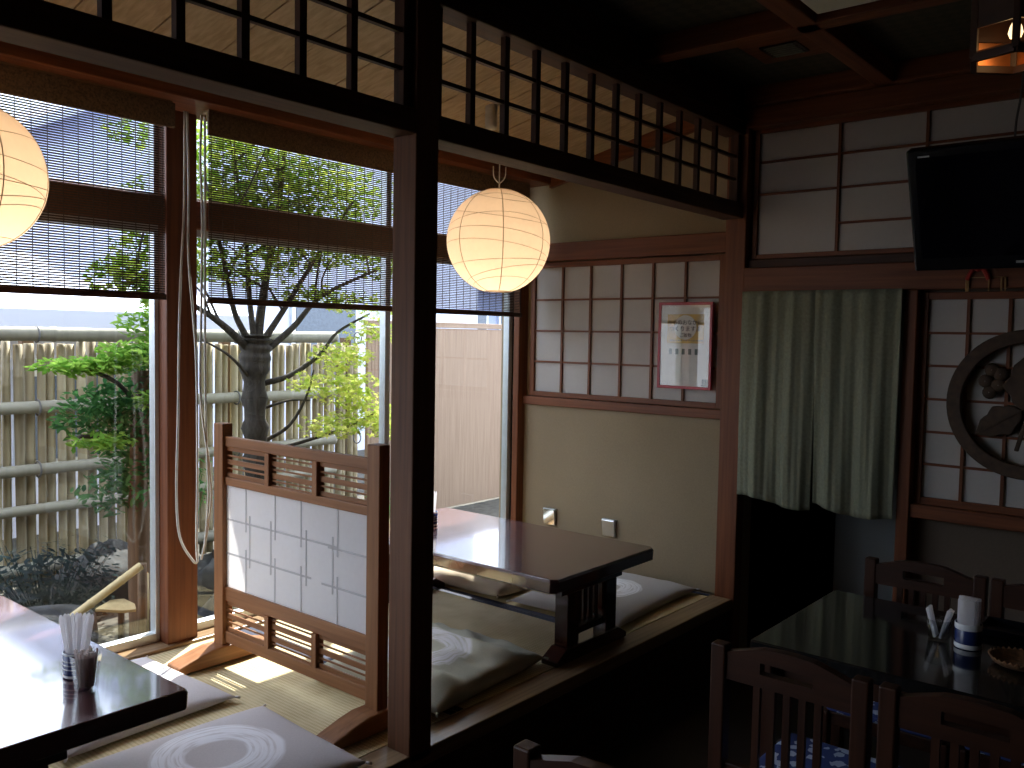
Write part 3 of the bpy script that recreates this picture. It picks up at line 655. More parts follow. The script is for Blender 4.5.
# ------------------------------------------------------------------ paper lanterns
def lantern(label, c, r, power):
    cx_, cy_, cz_ = c; zc = 2.60-.2245*cy_
    t = thing('paper_lantern', label, 'lantern', c, group='round paper lanterns')
    a0 = radians(15)
    prof = [(r*sin(a0+(pi-2*a0)*i/28), -r*cos(a0+(pi-2*a0)*i/28)) for i in range(29)]
    b = MB(); b.lathe(prof, c, 48); b.build('shade', LANTERN, t)
    for q in range(9):                                           # irregular bamboo hoops
        tz = (q-4)/4.6*r; ta, tb = random.uniform(-.2,.2), random.uniform(-.2,.2)
        pts = []
        for i in range(49):
            a = 2*pi*i/48; z = max(-r*.95, min(r*.95, tz + r*(ta*cos(a)+tb*sin(a)))); R_ = sqrt(max(0, r*r-z*z))*.997
            pts.append((cx_+R_*cos(a), cy_+R_*sin(a), cz_+z))
        MB().tube(pts, .0011, 5, False).build('hoop', flatw, t)
    for q in range(7):
        a = 2*pi*q/7+.35
        MB().tube([(cx_+p*.998*cos(a), cy_+p*.998*sin(a), cz_+z) for p, z in prof], .0017, 5).build('rib', flatw, t)
    R_ = r*sin(a0); zt = r*cos(a0)
    for z in (-zt, zt): MB().tube([(cx_+R_*cos(2*pi*i/32), cy_+R_*sin(2*pi*i/32), cz_+z) for i in range(33)], .003, 6, False).build('end_ring', flatw, t)
    b = MB(); b.tube([(cx_, cy_, cz_+.05), (cx_, cy_, zc)], .0032, 6)
    for s in (-1, 1): b.tube(smooth([(cx_+s*R_*.75, cy_-s*R_*.65, cz_+zt), (cx_+s*.032, cy_-s*.03, cz_+zt+.04), (cx_+s*.018, cy_-s*.016, cz_+zt+.10), (cx_, cy_, cz_+zt+.13)]) if 0 else smooth([(cx_, cy_, cz_+zt+.03), (cx_+s*.017, cy_-s*.015, cz_+zt+.055), (cx_+s*.020, cy_-s*.017, cz_+zt+.10)]), .0028, 6)
    b.build('cord', CORDW, t)
    b = MB(); b.lathe([(.001,.07),(.018,.07),(.02,.02),(.02,0)], (cx_, cy_, cz_+.03), 14); b.build('socket', CORDW, t)
    b = MB(); b.lathe([(.001,-.035),(.02,-.03),(.032,-.01),(.03,.012),(.016,.035)], (cx_, cy_, cz_), 16); b.build('bulb', emit_mat('bulb_glow', (1,.78,.45), 2.2), t)
    b = MB(); b.lathe([(.001,-.10),(.022,-.10),(.026,-.085),(.026,.012)], (cx_-.035, cy_+.02, zc), 18); b.build('ceiling_cup', CORDW, t)
    l = bpy.data.lights.new('lantern_bulb', 'POINT'); l.energy = power; l.color = (1,.84,.62); l.shadow_soft_size = .035
    lo = bpy.data.objects.new('lantern_bulb', l); COL.objects.link(lo); lo.location = (cx_, cy_, cz_-.055)
    return t
flatw = flat('lantern_bamboo', (.50,.38,.24), .7)
lantern('glowing round paper lantern hanging right of the thick post', (-.90, .67, 1.893), .216, 1.55)
lantern('glowing round paper lantern cut off by the left edge', (-2.815, .922, 1.905), .203, 1.55)

# ------------------------------------------------------------------ things on the low tables
def napkin_holder(label, x, y, z, rz=0, fan=True, tall=.115):
    t = thing('napkin_holder', label, 'napkin holder', (x, y, z), group='napkin cups on the tables')
    b = MB(); b.lathe([(.001,0),(.031,0),(.032,.004),(.032,.062),(.029,.062),(.029,.006),(.001,.006)], (x,y,z), 28); cup = b.build('cup', NAVY, t)
    b = MB()
    for q, h_ in ((0.0025,.006),(.0565,.0055),(.022,.0022),(.032,.0018),(.041,.0022)): b.lathe([(.0324,q),(.0328,q+h_*.3),(.0328,q+h_),(.0324,q+h_)], (x,y,z), 28)
    b.build('white_band', WHITEGL, cup)
    for i in range(9):
        a = (i-4)*.038 if fan else (i-4)*.02
        M_ = Matrix.Translation((x, y, z+.05)) @ Matrix.Rotation(rz, 4, 'Z') @ Matrix.Rotation(a, 4, 'Y')
        off = (i-4)*.0052
        bb = MB(); bb.prism([(-.0035+off, -.035), (.0035+off, -.035), (.0055+off, tall-.012), (.0035+off, tall-.003), (off, tall), (-.0035+off, tall-.003), (-.0055+off, tall-.012)], 'y', -.004+.003*sin(i*2.1), -.0025+.003*sin(i*2.1))
        bb.v = [tuple(M_ @ V(v)) for v in bb.v]; bb.build('napkin', NAPKIN, t)
    return t
napkin_holder('navy striped cup of fanned white napkins on the left low table', -2.765, .385, .661, radians(-40), True, .105)
napkin_holder('cup of white napkins on the far low table, mostly hidden by the thick post', -.985, .965, .661, 0, False, .10)
def pick_glass(label, x, y, z, nst, mat, length, spread, group):
    t = thing('drinking_glass', label, 'glass', (x, y, z), group=group)
    b = MB()
    prof = [(.0245,.0),(.0345,.082),(.0322,.082),(.0225,.008),(.001,.008)]; prof = [(.001,0)] + prof
    b.lathe(prof, (x,y,z), 8, False, Matrix.Rotation(.4,4,'Z')); b.build('tumbler', CUPGLASS, t, .001)
    for i in range(nst):
        a = random.uniform(0, 2*pi); r = sqrt(random.random())*.017; r2 = r*spread
        q = MB().bar((x+r*cos(a), y+r*sin(a), z+.010), (x+r2*cos(a), y+r2*sin(a), z+length+random.uniform(-.006,.006)), .0045, .0035)
        q.build('stick', mat, t)
    return t
pick_glass('clear faceted glass full of wrapped toothpicks on the left low table', -2.79, .285, .661, 46, STRAWC, .088, 1.6, 'glasses of picks')

# ------------------------------------------------------------------ dining table and what stands on it
t = thing('dining_table', 'black glossy dining table at the lower right', 'table', (-1.19, -1.38, 0))
b = MB(); b.box(-1.515, -.88, -1.98, -.77, .665, .70); b.build('table_top', LACQ_K, t, .004)
b = MB(); b.box(-1.46, -.93, -1.94, -.80, .60, .665); b.build('apron', wood('chair','Y'), t, .003)
for a in (-1.50, -.94):
    for c in (-1.965, -.825): MB().box(a, a+.045, c, c+.045, .001, .66).build('leg', wood('chair','Z'), t, .004)
t = thing('napkin_holder', 'blue and white cup of upright white napkins on the dining table', 'napkin holder', (-1.175, -1.225, .701), group='napkin cups on the tables')
x, y, z = -1.175, -1.225, .701
b = MB(); b.lathe([(.001,0),(.0315,0),(.0325,.004),(.0325,.062),(.030,.064),(.030,.006),(.001,.006)], (x,y,z), 28); cup = b.build('cup', NAVY, t)
for q0, q1 in ((.001,.013),(.050,.066)): MB().lathe([(.0327,q0),(.0333,q0+.002),(.0333,q1-.001),(.0327,q1)], (x,y,z), 28).build('white_band', WHITEGL, cup)
for i in range(6):
    bb = MB(); a = 2*pi*i/6; bb.box(x-.026+i*.0085, x-.018+i*.0085, y-.0285+abs(i-2.5)*.004, y+.0285-abs(i-2.5)*.004, z+.01, z+.130+.004*sin(i*2.3)); bb.build('napkin', NAPKIN, t, .002)
t = thing('drinking_glass', 'clear glass with white wrapped chopstick rests leaning apart on the dining table', 'glass', (-1.168, -1.152, .701), group='glasses of picks')
t['label'] = 'clear glass holding two bundles of white paper sticks on the dining table'
x, y, z = -1.168, -1.152, .701
b = MB(); b.lathe([(.001,0),(.026,0),(.033,.058),(.031,.058),(.0245,.007),(.001,.007)], (x,y,z), 24); b.build('tumbler', CUPGLASS, t)
for s in (-1, 1):
    for i in range(4):
        MB().bar((x+(i-1.5)*.006, y+s*.007, z+.009), (x+(i-1.5)*.007, y+s*.026+(i%2)*.004*s, z+.088-.005*(i%2)), .019, .007).build('paper_stick', NAPKIN, t, .002)
t = thing('woven_dish', 'small woven brown dish on the dining table at the right edge', 'dish', (-1.24, -1.355, .701))
b = MB(); b.lathe([(.001,.002),(.05,.003),(.062,.012),(.066,.020),(.063,.022),(.05,.010),(.001,.008)], (-1.24,-1.355,.701), 30); b.build('bowl', flat('woven_bark', (.16,.075,.03), .7, 0, .6, 90), t)
b = MB()
for i in range(30):
    a = 2*pi*i/30; b.tube([(-1.24+.063*cos(a), -1.355+.063*sin(a), .718), (-1.24+.067*cos(a+.1), -1.355+.067*sin(a+.1), .725), (-1.24+.063*cos(a+.2), -1.355+.063*sin(a+.2), .718)], .0025, 5)
b.build('braided_rim', flat('woven_rim', (.25,.12,.05), .7, 0, .5, 80), t)
t = thing('menu_tray', 'long dark tray lying on the far side of the dining table', 'tray', (-.98, -1.36, .701))
b = MB(); b.box(-1.04, -.92, -1.50, -1.225, .7015, .707); b.build('tray_base', BLACKP, t)
for q in ((-1.046,-1.038,-1.505,-1.22),(-.922,-.914,-1.505,-1.22),(-1.04,-.92,-1.508,-1.50),(-1.04,-.92,-1.225,-1.217)): MB().box(*q, .7015, .722).build('tray_edge', BLACKP, t, .002)

# ------------------------------------------------------------------ dining chairs
def make_chair(label, group):
    t = thing('dining_chair', label, 'chair', (0,0,0), 0, group); C_ = 'chair'
    for s in (-1, 1):
        MB().bar((-.205, s*.160, .003), (-.205, s*.160, .80), .036, .036, (1,0,0)).build('back_post', wood(C_,'Z'), t, .004)
        MB().bar((.185, s*.160, .003), (.185, s*.160, .425), .036, .036, (1,0,0)).build('front_leg', wood(C_,'Z'), t, .004)
        MB().box(-.187, .167, s*.160-.010, s*.160+.010, .19, .215).build('stretcher', wood(C_,'X'), t)
    MB().box(-.200, .19, -.160, .160, .385, .425).build('seat_frame', wood(C_,'X'), t, .004)
    b = MB(); b.box(-.182, .20, -.152, .152, .426, .455); b.build('seat_cushion', BLUE, t, .012, 3)
    # top rail with raised middle and a hand slot
    b = MB(); ys_ = [-.143, -.10, -.06, -.02, .02, .06, .10, .143]; zt = lambda y: .812 - max(0, abs(y)-.05)*.30
    for y in ys_: b.v += [(-.203, y, q) for q in (.722, .752, .778, zt(y))]
    b.f = [(i*4+j, (i+1)*4+j, (i+1)*4+j+1, i*4+j+1) for i in range(7) for j in range(3) if not (j == 1 and 2 <= i <= 4)]; b.sm = [False]*len(b.f)
    tr_ = b.build('top_rail', wood(C_,'Y'), t); m = tr_.modifiers.new('board', 'SOLIDIFY'); m.thickness = .026; m.offset = 0
    MB().box(-.213, -.193, -.143, .143, .49, .525).build('lower_rail', wood(C_,'Y'), t, .003)
    for i in range(5):
        y = -.070 + .035*i; MB().box(-.209, -.197, y-.008, y+.008, .525, .724).build('back_slat', wood(C_,'Z'), t)
    return t
G = 'wooden chairs at the dining table'
c0 = make_chair('near chair with blue seat, its back toward us, left end of dining table', G); c0.location = (-1.645, -1.01, 0)
for lab, x, y, rz in (('near chair, its back toward us, cut off by the lower right corner', -1.645, -1.385, 0),
                      ('far chair across the dining table, in front of the doorway jamb', -.985, -1.012, pi),
                      ('far chair across the dining table at the right edge, below the crest', -.985, -1.378, pi),
                      ('chair whose back just shows at the bottom edge, nearest the platform', -2.755, -.995, pi)):
    c = copy_tree(c0); c.location = (x, y, 0); c.rotation_euler = (0,0,rz); c['label'] = lab

# ------------------------------------------------------------------ television
t = thing('television', 'black flat television tilted forward high above the crest', 'television', (-.29, -1.17, 1.76))
tl, bl_ = V((-.385, 0, 2.178)), V((-.205, 0, 1.765)); upv = (tl-bl_).normalized(); Hh = (tl-bl_).length; nrm = V((-upv.z, 0, upv.x))
MT = Matrix(((0, upv.x, nrm.x, bl_.x), (-1, 0, 0, -.788), (0, upv.z, nrm.z, bl_.z), (0,0,0,1)))   # local: x to the right, y up, z out of the screen
Wd = .77
def tvb(x0, x1, y0, y1, z0, z1, nm, m, bev=.003): return MB().box(x0, x1, y0, y1, z0, z1, MT).build(nm, m, t, bev)
tvb(0, Wd, 0, Hh, -.055, 0, 'housing', BLACKP, .008)
tvb(.03, Wd-.03, .05, Hh-.03, 0, .0015, 'screen', SCREEN_G, 0)
tvb(.20, Wd-.20, .10, Hh-.10, -.11, -.055, 'rear_cover', BLACKP)
tvb(.040, .078, Hh-.028, Hh-.023, 0, .002, 'maker_mark', ALU, 0)
tvb(Wd/2-.05, Wd/2+.02, .022, .030, 0, .002, 'maker_mark', ALU, 0)
b = MB(); b.tube([(-.12, -1.17, 2.599), (-.12, -1.17, 2.02)], .018, 12); b.box(-.24, -.10, -1.24, -1.10, 1.93, 2.03); b.build('ceiling_bracket', BLACKP, t)
tag(MB().tube(smooth([(-.03, -1.085, 2.519), (-.035, -1.08, 2.40), (-.04, -1.07, 2.31), (-.07, -1.075, 2.20), (-.10, -1.09, 2.12)]), .004, 6).build('power_cable', CORDG), 'thin grey cable running down the upper shoji behind the television', 'cable')
# red knotted ornament under the television
zo = 0
t = thing('knotted_ornament', 'small red knotted cord ornament with tassels hanging below the television', 'ornament', (-.02, -.96, 1.79))
REDC = flat('red_cord', (.40,.03,.02), .7); TAS = flat('tassel_thread', (.42,.25,.10), .8)
MB().tube(smooth([(-.014,-.925,1.742),(-.016,-.940,1.775),(-.016,-.962,1.792),(-.016,-.985,1.775),(-.014,-1.000,1.742)]), .009, 8).build('red_loop', REDC, t)
b = MB(); b.lathe([(.001,-.014),(.012,-.008),(.013,.004),(.001,.012)], (-.016,-.962,1.786), 12); b.build('knot', REDC, t)
for y in (-.923, -.930, -1.000, -1.042, -1.055): MB().tube([(-.013, y, 1.750), (-.013, y, 1.698)], [.0035,.0028], 6).build('tassel', TAS, t)
MB().tube([(-.011, -1.06, 1.751), (-.011, -.92, 1.751)], .002, 6).build('hanging_thread', TAS, t)

# ------------------------------------------------------------------ ceiling fittings
t = thing('ceiling_vent', 'square wooden vent plate with small grille in the dark ceiling', 'vent', (-.52, -.38, 2.60))
MB().box(-.66, -.38, -.52, -.25, 2.580, 2.5995).build('vent_plate', wood('red','Y'), t, .004)
b = MB(); b.box(-.585, -.455, -.455, -.315, 2.574, 2.58); b.build('grille_back', BLACKP, t)
for i in range(6): MB().box(-.58+.022*i, -.573+.022*i, -.44, -.33, 2.570, 2.575).build('grille_slat', flat('vent_slat', (.16,.16,.13), .6), t)
t = thing('ceiling_light', 'switched off white ceiling light panel cut by the top edge', 'ceiling light', (-1.38, -.95, 2.60))
MB().box(-1.80, -.885, -1.25, -.645, 2.57, 2.5995).build('light_frame', wood('dark','X'), t, .003)
MB().box(-1.78, -.905, -1.23, -.655, 2.535, 2.57).build('diffuser', flat('acrylic_diffuser', (.80,.82,.70), .4, 0, .02), t, .004)
# copper lamp
t = thing('pendant_lamp', 'six sided copper and dark wood lamp glowing near the upper right corner', 'lamp', (-.9, -1.27, 2.40))
lx, ly, lz = -.93, -1.222, 2.285
def hexp(r, z): return [(lx+r*cos(pi/3*i+.2), ly+r*sin(pi/3*i+.2), z) for i in range(6)]
lo_, hi_, md = hexp(.115, lz), hexp(.115, lz+.165), hexp(.115, lz+.028)
b = MB()
for i in range(6):
    b.bar(lo_[i], lo_[(i+1)%6], .016, .022); b.bar(hi_[i], hi_[(i+1)%6], .016, .022); b.bar(lo_[i], hi_[i], .018, .018, (1,0,0))
b.build('lamp_frame', DWOOD, t, .002)
for i in range(6):
    p, q = V(lo_[i]), V(lo_[(i+1)%6]); o_ = V((0,0,.022)); g_ = V((0,0,.075))
    MB().bar(p+V((0,0,.12)), q+V((0,0,.12)), .006, .085).build('side_panel', DWOOD, t)
    if i in (2, 3, 4): c_ = MB().add([p, q, q+o_*.8, p+o_*.8], [(0,1,2,3)]).build('copper_panel', COPPER, t)
    else: c_ = MB().add([p, q, q+g_, p+g_], [(0,1,2,3)]).build('copper_panel', COPPER, t)
    m = c_.modifiers.new('sheet', 'SOLIDIFY'); m.thickness = .002
b = MB(); b.add(hi_ + [(lx,ly,lz+.24)], [(i,(i+1)%6,6) for i in range(6)] ); b.build('hood', DWOOD, t)
b = MB(); b.tube([(lx,ly,lz+.22),(lx,ly,2.599)], .005, 8); b.build('lamp_cord', CORDG, t)
b = MB(); b.lathe([(.001,-.02),(.014,-.016),(.019,-.003),(.015,.014),(.008,.028)], (lx,ly,lz+.075), 16); b.build('bulb', emit_mat('amber_bulb', (1,.72,.36), 1.2), t)
pl = bpy.data.lights.new('lamp_bulb', 'POINT'); pl.energy = .12; pl.color = (1,.6,.25); pl.shadow_soft_size = .03; po = bpy.data.objects.new('lamp_bulb', pl); COL.objects.link(po); po.location = (lx, ly, lz+.03)

# ================================================================== garden
struct(MB().box(-9, 12, 1.42, 14, -.1, 0).build('ground', GROUND))
# bamboo fence
t = thing('bamboo_fence', 'weathered bamboo pole fence with round rails behind the garden', 'fence', (-2.0, 3.5, 0), group=None)
x = -4.6; i = 0; zt = 1.42
while x < .76:
    w_ = random.uniform(.046, .058); r = w_/2; zz_ = zt + random.uniform(-.02,.01)
    pts = []; rs = []; z = .02; nd = random.uniform(.1,.3)
    pts.append((0,0,.02)); rs.append(r)
    while z + nd < zz_:
        z += nd; pts += [(0,0,z-.006),(0,0,z),(0,0,z+.006)]; rs += [r, r*1.07, r]; nd = random.uniform(.22,.34)
    pts.append((0,0,zz_)); rs.append(r*.95)
    jx = random.uniform(-.006,.006)
    pts = [(x+r+jx*(p[2]-.7), 3.5+.02*(i%2), p[2]) for p in pts]
    MB().tube(pts, rs, 8).build('bamboo_pole', BAMB, t)
    x += w_ + random.choice((.002,.003,.005,.010)); i += 1
for z, r in ((1.462,.042),(1.052,.036),(.700,.033),(.475,.030),(.14,.038)):
    pts = []; rs = []; xx = -4.7
    while xx < .30:
        pts += [(xx,3.445,z),(xx+.36,3.445,z+.003*sin(xx*5)),(xx+.372,3.445,z),(xx+.384,3.445,z)]; rs += [r, r, r*1.1, r]; xx += .4
    MB().tube(pts, rs, 10).build('bamboo_rail', BAMBR, t)
for x in (-1.62, -.35, .70):
    MB().box(x-.03, x+.03, 3.56, 3.62, .001, 1.46).build('fence_post', wood('fencewood','Z'), t)
    for z in (1.46, 1.05, .70): MB().tube([(x+.0, 3.445+.042*cos(a)*1.05, z+.044*sin(a)) for a in [2*pi*q/16 for q in range(17)]], .005, 5, False).build('rope_tie', CORDG, t)
# beige board gate
t = thing('garden_gate', 'plain beige board gate with hinges right of the bamboo fence', 'gate', (1.6, 3.5, 0))
for xx, nm in ((.80,'narrow_board'),(.98,'wide_panel'),):
    pass
b = MB()
for q in range(5): b.box(.80+.036*q, .80+.036*q+.033, 3.44, 3.47, .02, 1.545)
b.build('narrow_panel', wood('gate','Z'), t)
MB().box(.985, 2.46, 3.435, 3.465, .02, 1.55).build('wide_panel', wood('gate','Z'), t, .003)
MB().box(2.465, 2.60, 3.44, 3.48, .02, 1.56).build('gate_post', wood('gate','Z'), t, .003)
MB().box(.79, 2.61, 3.425, 3.49, 1.555, 1.60).build('top_cap', wood('gate','X'), t, .003)
for xx, z in ((.98,1.30),(2.462,1.36),(.98,.5),(2.462,.5)):
    h_ = MB(); h_.box(xx-.022, xx+.022, 3.425, 3.436, z-.06, z+.06); h_.tube([(xx, 3.424, z-.062), (xx, 3.424, z+.062)], .007, 8); h_.build('hinge', flat('old_hinge', (.25,.17,.12), .5, .3), t)

# neighbouring houses
def house(label, x0, x1, y0, y1, ze, zr, wall, gable, wins):
    t = thing('house', label, 'house', ((x0+x1)/2, y0, 0))
    ym = (y0+y1)/2; xm = (x0+x1)/2
    b = MB()
    if gable == 'x':   # ridge along y, gable faces us
        b.prism([(x0,.0),(x1,.0),(x1,ze),(xm,zr),(x0,ze)], 'y', y0, y1); b.build('wall', wall, t)
        for s, xe in ((-1,x0-.35),(1,x1+.35)):
            r_ = MB(); zz_ = ze-.35*(zr-ze)/(xm-x0); r_.prism([(xm,zr+.02),(xe,zz_+.02),(xe,zz_+.14),(xm,zr+.14)], 'y', y0-.4, y1+.4); r_.build('roof', ROOF, t)
    else:
        b.box(x0, x1, y0, y1, 0, ze); b.build('wall', wall, t)
        r_ = MB(); r_.prism([(y0-.5,ze-.02),(ym,zr),(y1+.5,ze-.02),(y1+.5,ze+.10),(ym,zr+.14),(y0-.5,ze+.10)], 'x', x0-.25, x1+.25); r_.build('roof', ROOF, t)
    for a, c, p, q in wins:
        w_ = MB(); w_.box(a, c, y0-.05, y0, p, q); f = w_.build('window_frame', ALU, t)
        MB().box(a+.05, c-.05, y0-.06, y0-.05, p+.05, q-.05).build('window_pane', HGLASS, f)
    b = MB(); z = .3
    return t
house('tall pale house wall seen through the left blind', 1.2, 5.9, 6.9, 16.0, 4.1, 5.6, HOUSEW, 'x', ((2.6,3.6,.9,1.9),))
house('low white roofed shed behind the bamboo fence at left', -5.2, .2, 4.9, 9.0, 1.52, 2.05, HOUSEW, 'y', ((-1.2,-.3,.5,1.2),))
house('blue roofed house beyond the garden gate', 6.9, 11.0, 8.5, 12.5, 2.3, 4.4, HOUSEB, 'y', ((7.3,7.9,1.0,1.9),(8.2,9.2,1.0,1.9)))

# maple tree
def star(b, p, n, s, lobes=5):
    n = n.normalized(); a = n.orthogonal().normalized(); a = Matrix.Rotation(random.uniform(0,2*pi), 3, n) @ a; c = n.cross(a); vs = []
    for i in range(lobes*2):
        th = 2*pi*i/(lobes*2); r = s if i % 2 == 0 else s*.42
        if i == lobes: r *= .6
        vs.append(p + (a*cos(th)+c*sin(th))*r - n*(.15*s if i % 2 == 0 else 0))
    b.add(vs, [tuple(range(lobes*2))])
def oval(b, p, n, s):
    n = n.normalized(); a = n.orthogonal().normalized(); a = Matrix.Rotation(random.uniform(0,2*pi), 3, n) @ a; c = n.cross(a)
    b.add([p - a*s, p - a*s*.2 + c*s*.36 , p + a*s*.5 + c*s*.22, p + a*s, p + a*s*.5 - c*s*.22, p - a*s*.2 - c*s*.36], [(0,1,2,3,4,5)])
def rnd(s): return V((random.gauss(0,s), random.gauss(0,s), random.gauss(0,s)))
t = thing('maple_tree', 'young maple with a knobbly trunk and bright leaves in the garden', 'tree', (-.77, 2.6, 0))
tk = MB(); pts = [(-.78,2.6,.0),(-.79,2.6,.3),(-.765,2.6,.7),(-.775,2.6,1.0),(-.78,2.6,1.25),(-.775,2.6,1.36),(-.77,2.6,1.44),(-.77,2.6,1.48)]
sp = smooth(pts, 5); rr_ = [(.09 if i < 4 else .066) + .010*sin(i*1.9) + .006*sin(i*4.1) + (.020 if p.z > 1.28 else 0) for i, p in enumerate(sp)]; rr_[-1] = .05
tk.tube(sp, rr_, 14); tk.build('trunk', wood('bark','Z'), t)
limbs = []
def limb(pts, r0_, nm='branch'):
    s_ = smooth(pts, 5); n_ = len(s_); MB().tube(s_, [r0_*(1-.75*i/n_) for i in range(n_)], 7).build(nm, wood('bark','Z'), t); limbs.append(s_); return s_
top = V((-.77,2.6,1.42))
for e in ((-1.14,2.50,1.60),(-1.35,2.45,2.2)), : pass
limb([(-.80,2.6,1.38),(-1.0,2.55,1.52),(-1.2,2.5,1.62),(-1.62,2.43,1.80)], .026)
limb([(-.80,2.6,1.42),(-.92,2.58,1.60),(-1.0,2.55,1.85),(-1.15,2.5,2.3)], .022)
limb([(-.78,2.6,1.44),(-.80,2.62,1.7),(-.83,2.62,2.1),(-.95,2.6,2.6)], .020)
limb([(-.76,2.6,1.44),(-.70,2.62,1.75),(-.62,2.6,2.2),(-.60,2.55,2.7)], .030)
limb([(-.74,2.6,1.42),(-.60,2.58,1.62),(-.42,2.55,1.9),(-.15,2.5,2.3)], .022)
limb([(-.74,2.6,1.36),(-.55,2.56,1.52),(-.36,2.52,1.72),(.05,2.5,1.9)], .024)
limb([(-.72,2.6,1.20),(-.58,2.55,1.24),(-.40,2.5,1.36),(-.28,2.48,1.50),(-.05,2.45,1.62)], .020)
limb([(-.72,2.6,.86),(-.60,2.52,.95),(-.53,2.45,1.12),(-.50,2.42,1.28)], .014)
limb([(-.70,2.6,.80),(-.55,2.45,.86),(-.33,2.35,.93),(-.12,2.3,1.02)], .014)
limb([(-.80,2.6,1.22),(-1.0,2.5,1.36),(-1.2,2.45,1.45)], .012)
limb([(-.73,2.6,1.05),(-.62,2.5,1.10),(-.50,2.45,1.10)], .010)
for s_ in list(limbs[:6]):
    for q in range(3):
        p = s_[random.randint(len(s_)//3, len(s_)-2)]; e = p + V((random.uniform(-.4,.4), random.uniform(-.2,.15), random.uniform(.15,.5)))
        limb([p, (p+e)/2 + rnd(.03), e], .008, 'twig')
def cloud(b, c, rx, ry, rz_, n, s, fn=star, flat_=.5):
    for i in range(n):
        u = rnd(1); u.normalize(); u *= random.random()**.45
        p = V((c[0]+u.x*rx, c[1]+u.y*ry, c[2]+u.z*rz_)); fn(b, p, V((random.gauss(0,flat_), random.gauss(0,flat_)-.25, 1)), s*random.uniform(.7,1.25))
b = MB()
for c, r, n in (((-1.15,2.6,2.15),(.42,.22,.20),1000),((-.75,2.65,2.25),(.42,.25,.24),1000),((-.45,2.6,2.05),(.40,.25,.2),800),((-1.35,2.55,1.9),(.28,.2,.2),450),((-.9,2.6,2.5),(.75,.3,.18),1000),((-.2,2.6,2.35),(.5,.3,.2),800),((-.95,2.55,1.85),(.40,.2,.12),300),((.15,2.6,2.0),(.34,.25,.16),420),((-.35,2.55,1.72),(.38,.2,.07),160)):
    cloud(b, c, *r, n, .030)
for c, r, n in (((-1.60,2.42,1.76),(.22,.12,.11),330),((-1.42,2.45,1.70),(.16,.12,.10),160)): cloud(b, c, *r, n, .028)
for c, r, n in (((-.25,3.3,3.1),(.8,.4,.28),2300),((-.9,3.1,3.0),(.5,.3,.2),900)): cloud(b, c, *r, n, .05)  # unseen higher crown, added to shade the garden ground
b.build('upper_leaves', MAPLE, t, fix=False)
b = MB()
for c, r, n in (((-.30,2.42,1.36),(.20,.15,.075),420),((-.36,2.40,1.20),(.30,.15,.08),620),((-.22,2.40,1.10),(.22,.12,.06),300),((-.12,2.35,1.50),(.20,.1,.07),260),((-.15,2.3,.99),(.18,.12,.075),420),((-.42,2.34,.96),(.22,.12,.075),420),((-.02,2.45,1.66),(.32,.15,.08),420),((-.05,2.3,.90),(.14,.1,.05),90)):
    cloud(b, c, r[0]*1.15, r[1]*1.2, r[2]*1.15, int(n*.62), .024, star, .45)
b.build('lower_leaves', MAPLEY, t, fix=False)

# shrub with brown trunk at the left
t = thing('leafy_shrub', 'dark green shrub with bright left spray around a brown trunk, by the fence', 'shrub', (-1.62, 2.3, 0))
b = MB(); b.tube(smooth([(-1.62,2.3,0),(-1.625,2.3,.5),(-1.62,2.3,.9),(-1.60,2.32,1.3)], 5), [.05]*8+[.042]*8, 10); b.build('trunk', wood('fencewood','Z'), t)
for pts in ([(-1.61,2.3,1.1),(-1.75,2.25,1.25),(-1.95,2.2,1.33)], [(-1.61,2.3,1.2),(-1.5,2.3,1.45),(-1.45,2.3,1.75)], [(-1.62,2.3,.95),(-1.8,2.25,1.0),(-1.95,2.2,1.02)]):
    MB().tube(smooth(pts, 4), .010, 6).build('branch', wood('bark','Z'), t)
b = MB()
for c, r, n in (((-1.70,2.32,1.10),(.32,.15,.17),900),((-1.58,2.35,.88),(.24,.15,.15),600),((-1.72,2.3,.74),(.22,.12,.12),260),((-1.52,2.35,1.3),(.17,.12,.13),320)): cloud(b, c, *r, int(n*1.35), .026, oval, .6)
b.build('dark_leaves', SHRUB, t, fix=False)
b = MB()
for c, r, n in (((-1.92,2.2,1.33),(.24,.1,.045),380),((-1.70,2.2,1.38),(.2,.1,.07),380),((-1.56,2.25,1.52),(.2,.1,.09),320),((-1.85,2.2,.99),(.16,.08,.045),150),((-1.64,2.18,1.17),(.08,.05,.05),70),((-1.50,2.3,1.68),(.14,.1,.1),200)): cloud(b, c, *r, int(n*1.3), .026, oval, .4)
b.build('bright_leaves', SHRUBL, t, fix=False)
# small plants
def low_plant(label, x, y, z, r, n, mat, group):
    t = thing('low_plant', label, 'plant', (x, y, z), group=group)
    b = MB(); c = MB()
    for i in range(n):
        a = random.uniform(0, 2*pi); q = random.random()**.6*r; p = V((x+q*cos(a), y+q*sin(a)*.8, z+random.uniform(.02,.9)*r*1.2)); oval(b, p, V((cos(a)*.5, sin(a)*.5-.2, 1)), .022*random.uniform(.7,1.3))
        if i % 9 == 0: c.tube([(x, y, .001), tuple(p)], .002, 5)
    b.build('leaves', mat, t, fix=False); c.build('stems', mat, t)
G = 'low green plants in the garden'
low_plant('small bright green plant beside the cut bamboo stump', -1.61, 1.93, .055, .10, 130, SHRUBL, G)
low_plant('dark low bush behind the stone basin at left', -1.92, 2.60, .10, .32, 1100, DEEP, G)
low_plant('dark green bush seen between the window post and the trunk', -1.22, 2.7, .55, .24, 330, SHRUB, G)
low_plant('pale leafy plant at the foot of the beige gate', .25, 2.5, .30, .22, 180, SHRUB, G)
low_plant('small green tuft seen between the window post and the floor screen', -1.46, 1.72, .08, .09, 90, SHRUB, G)
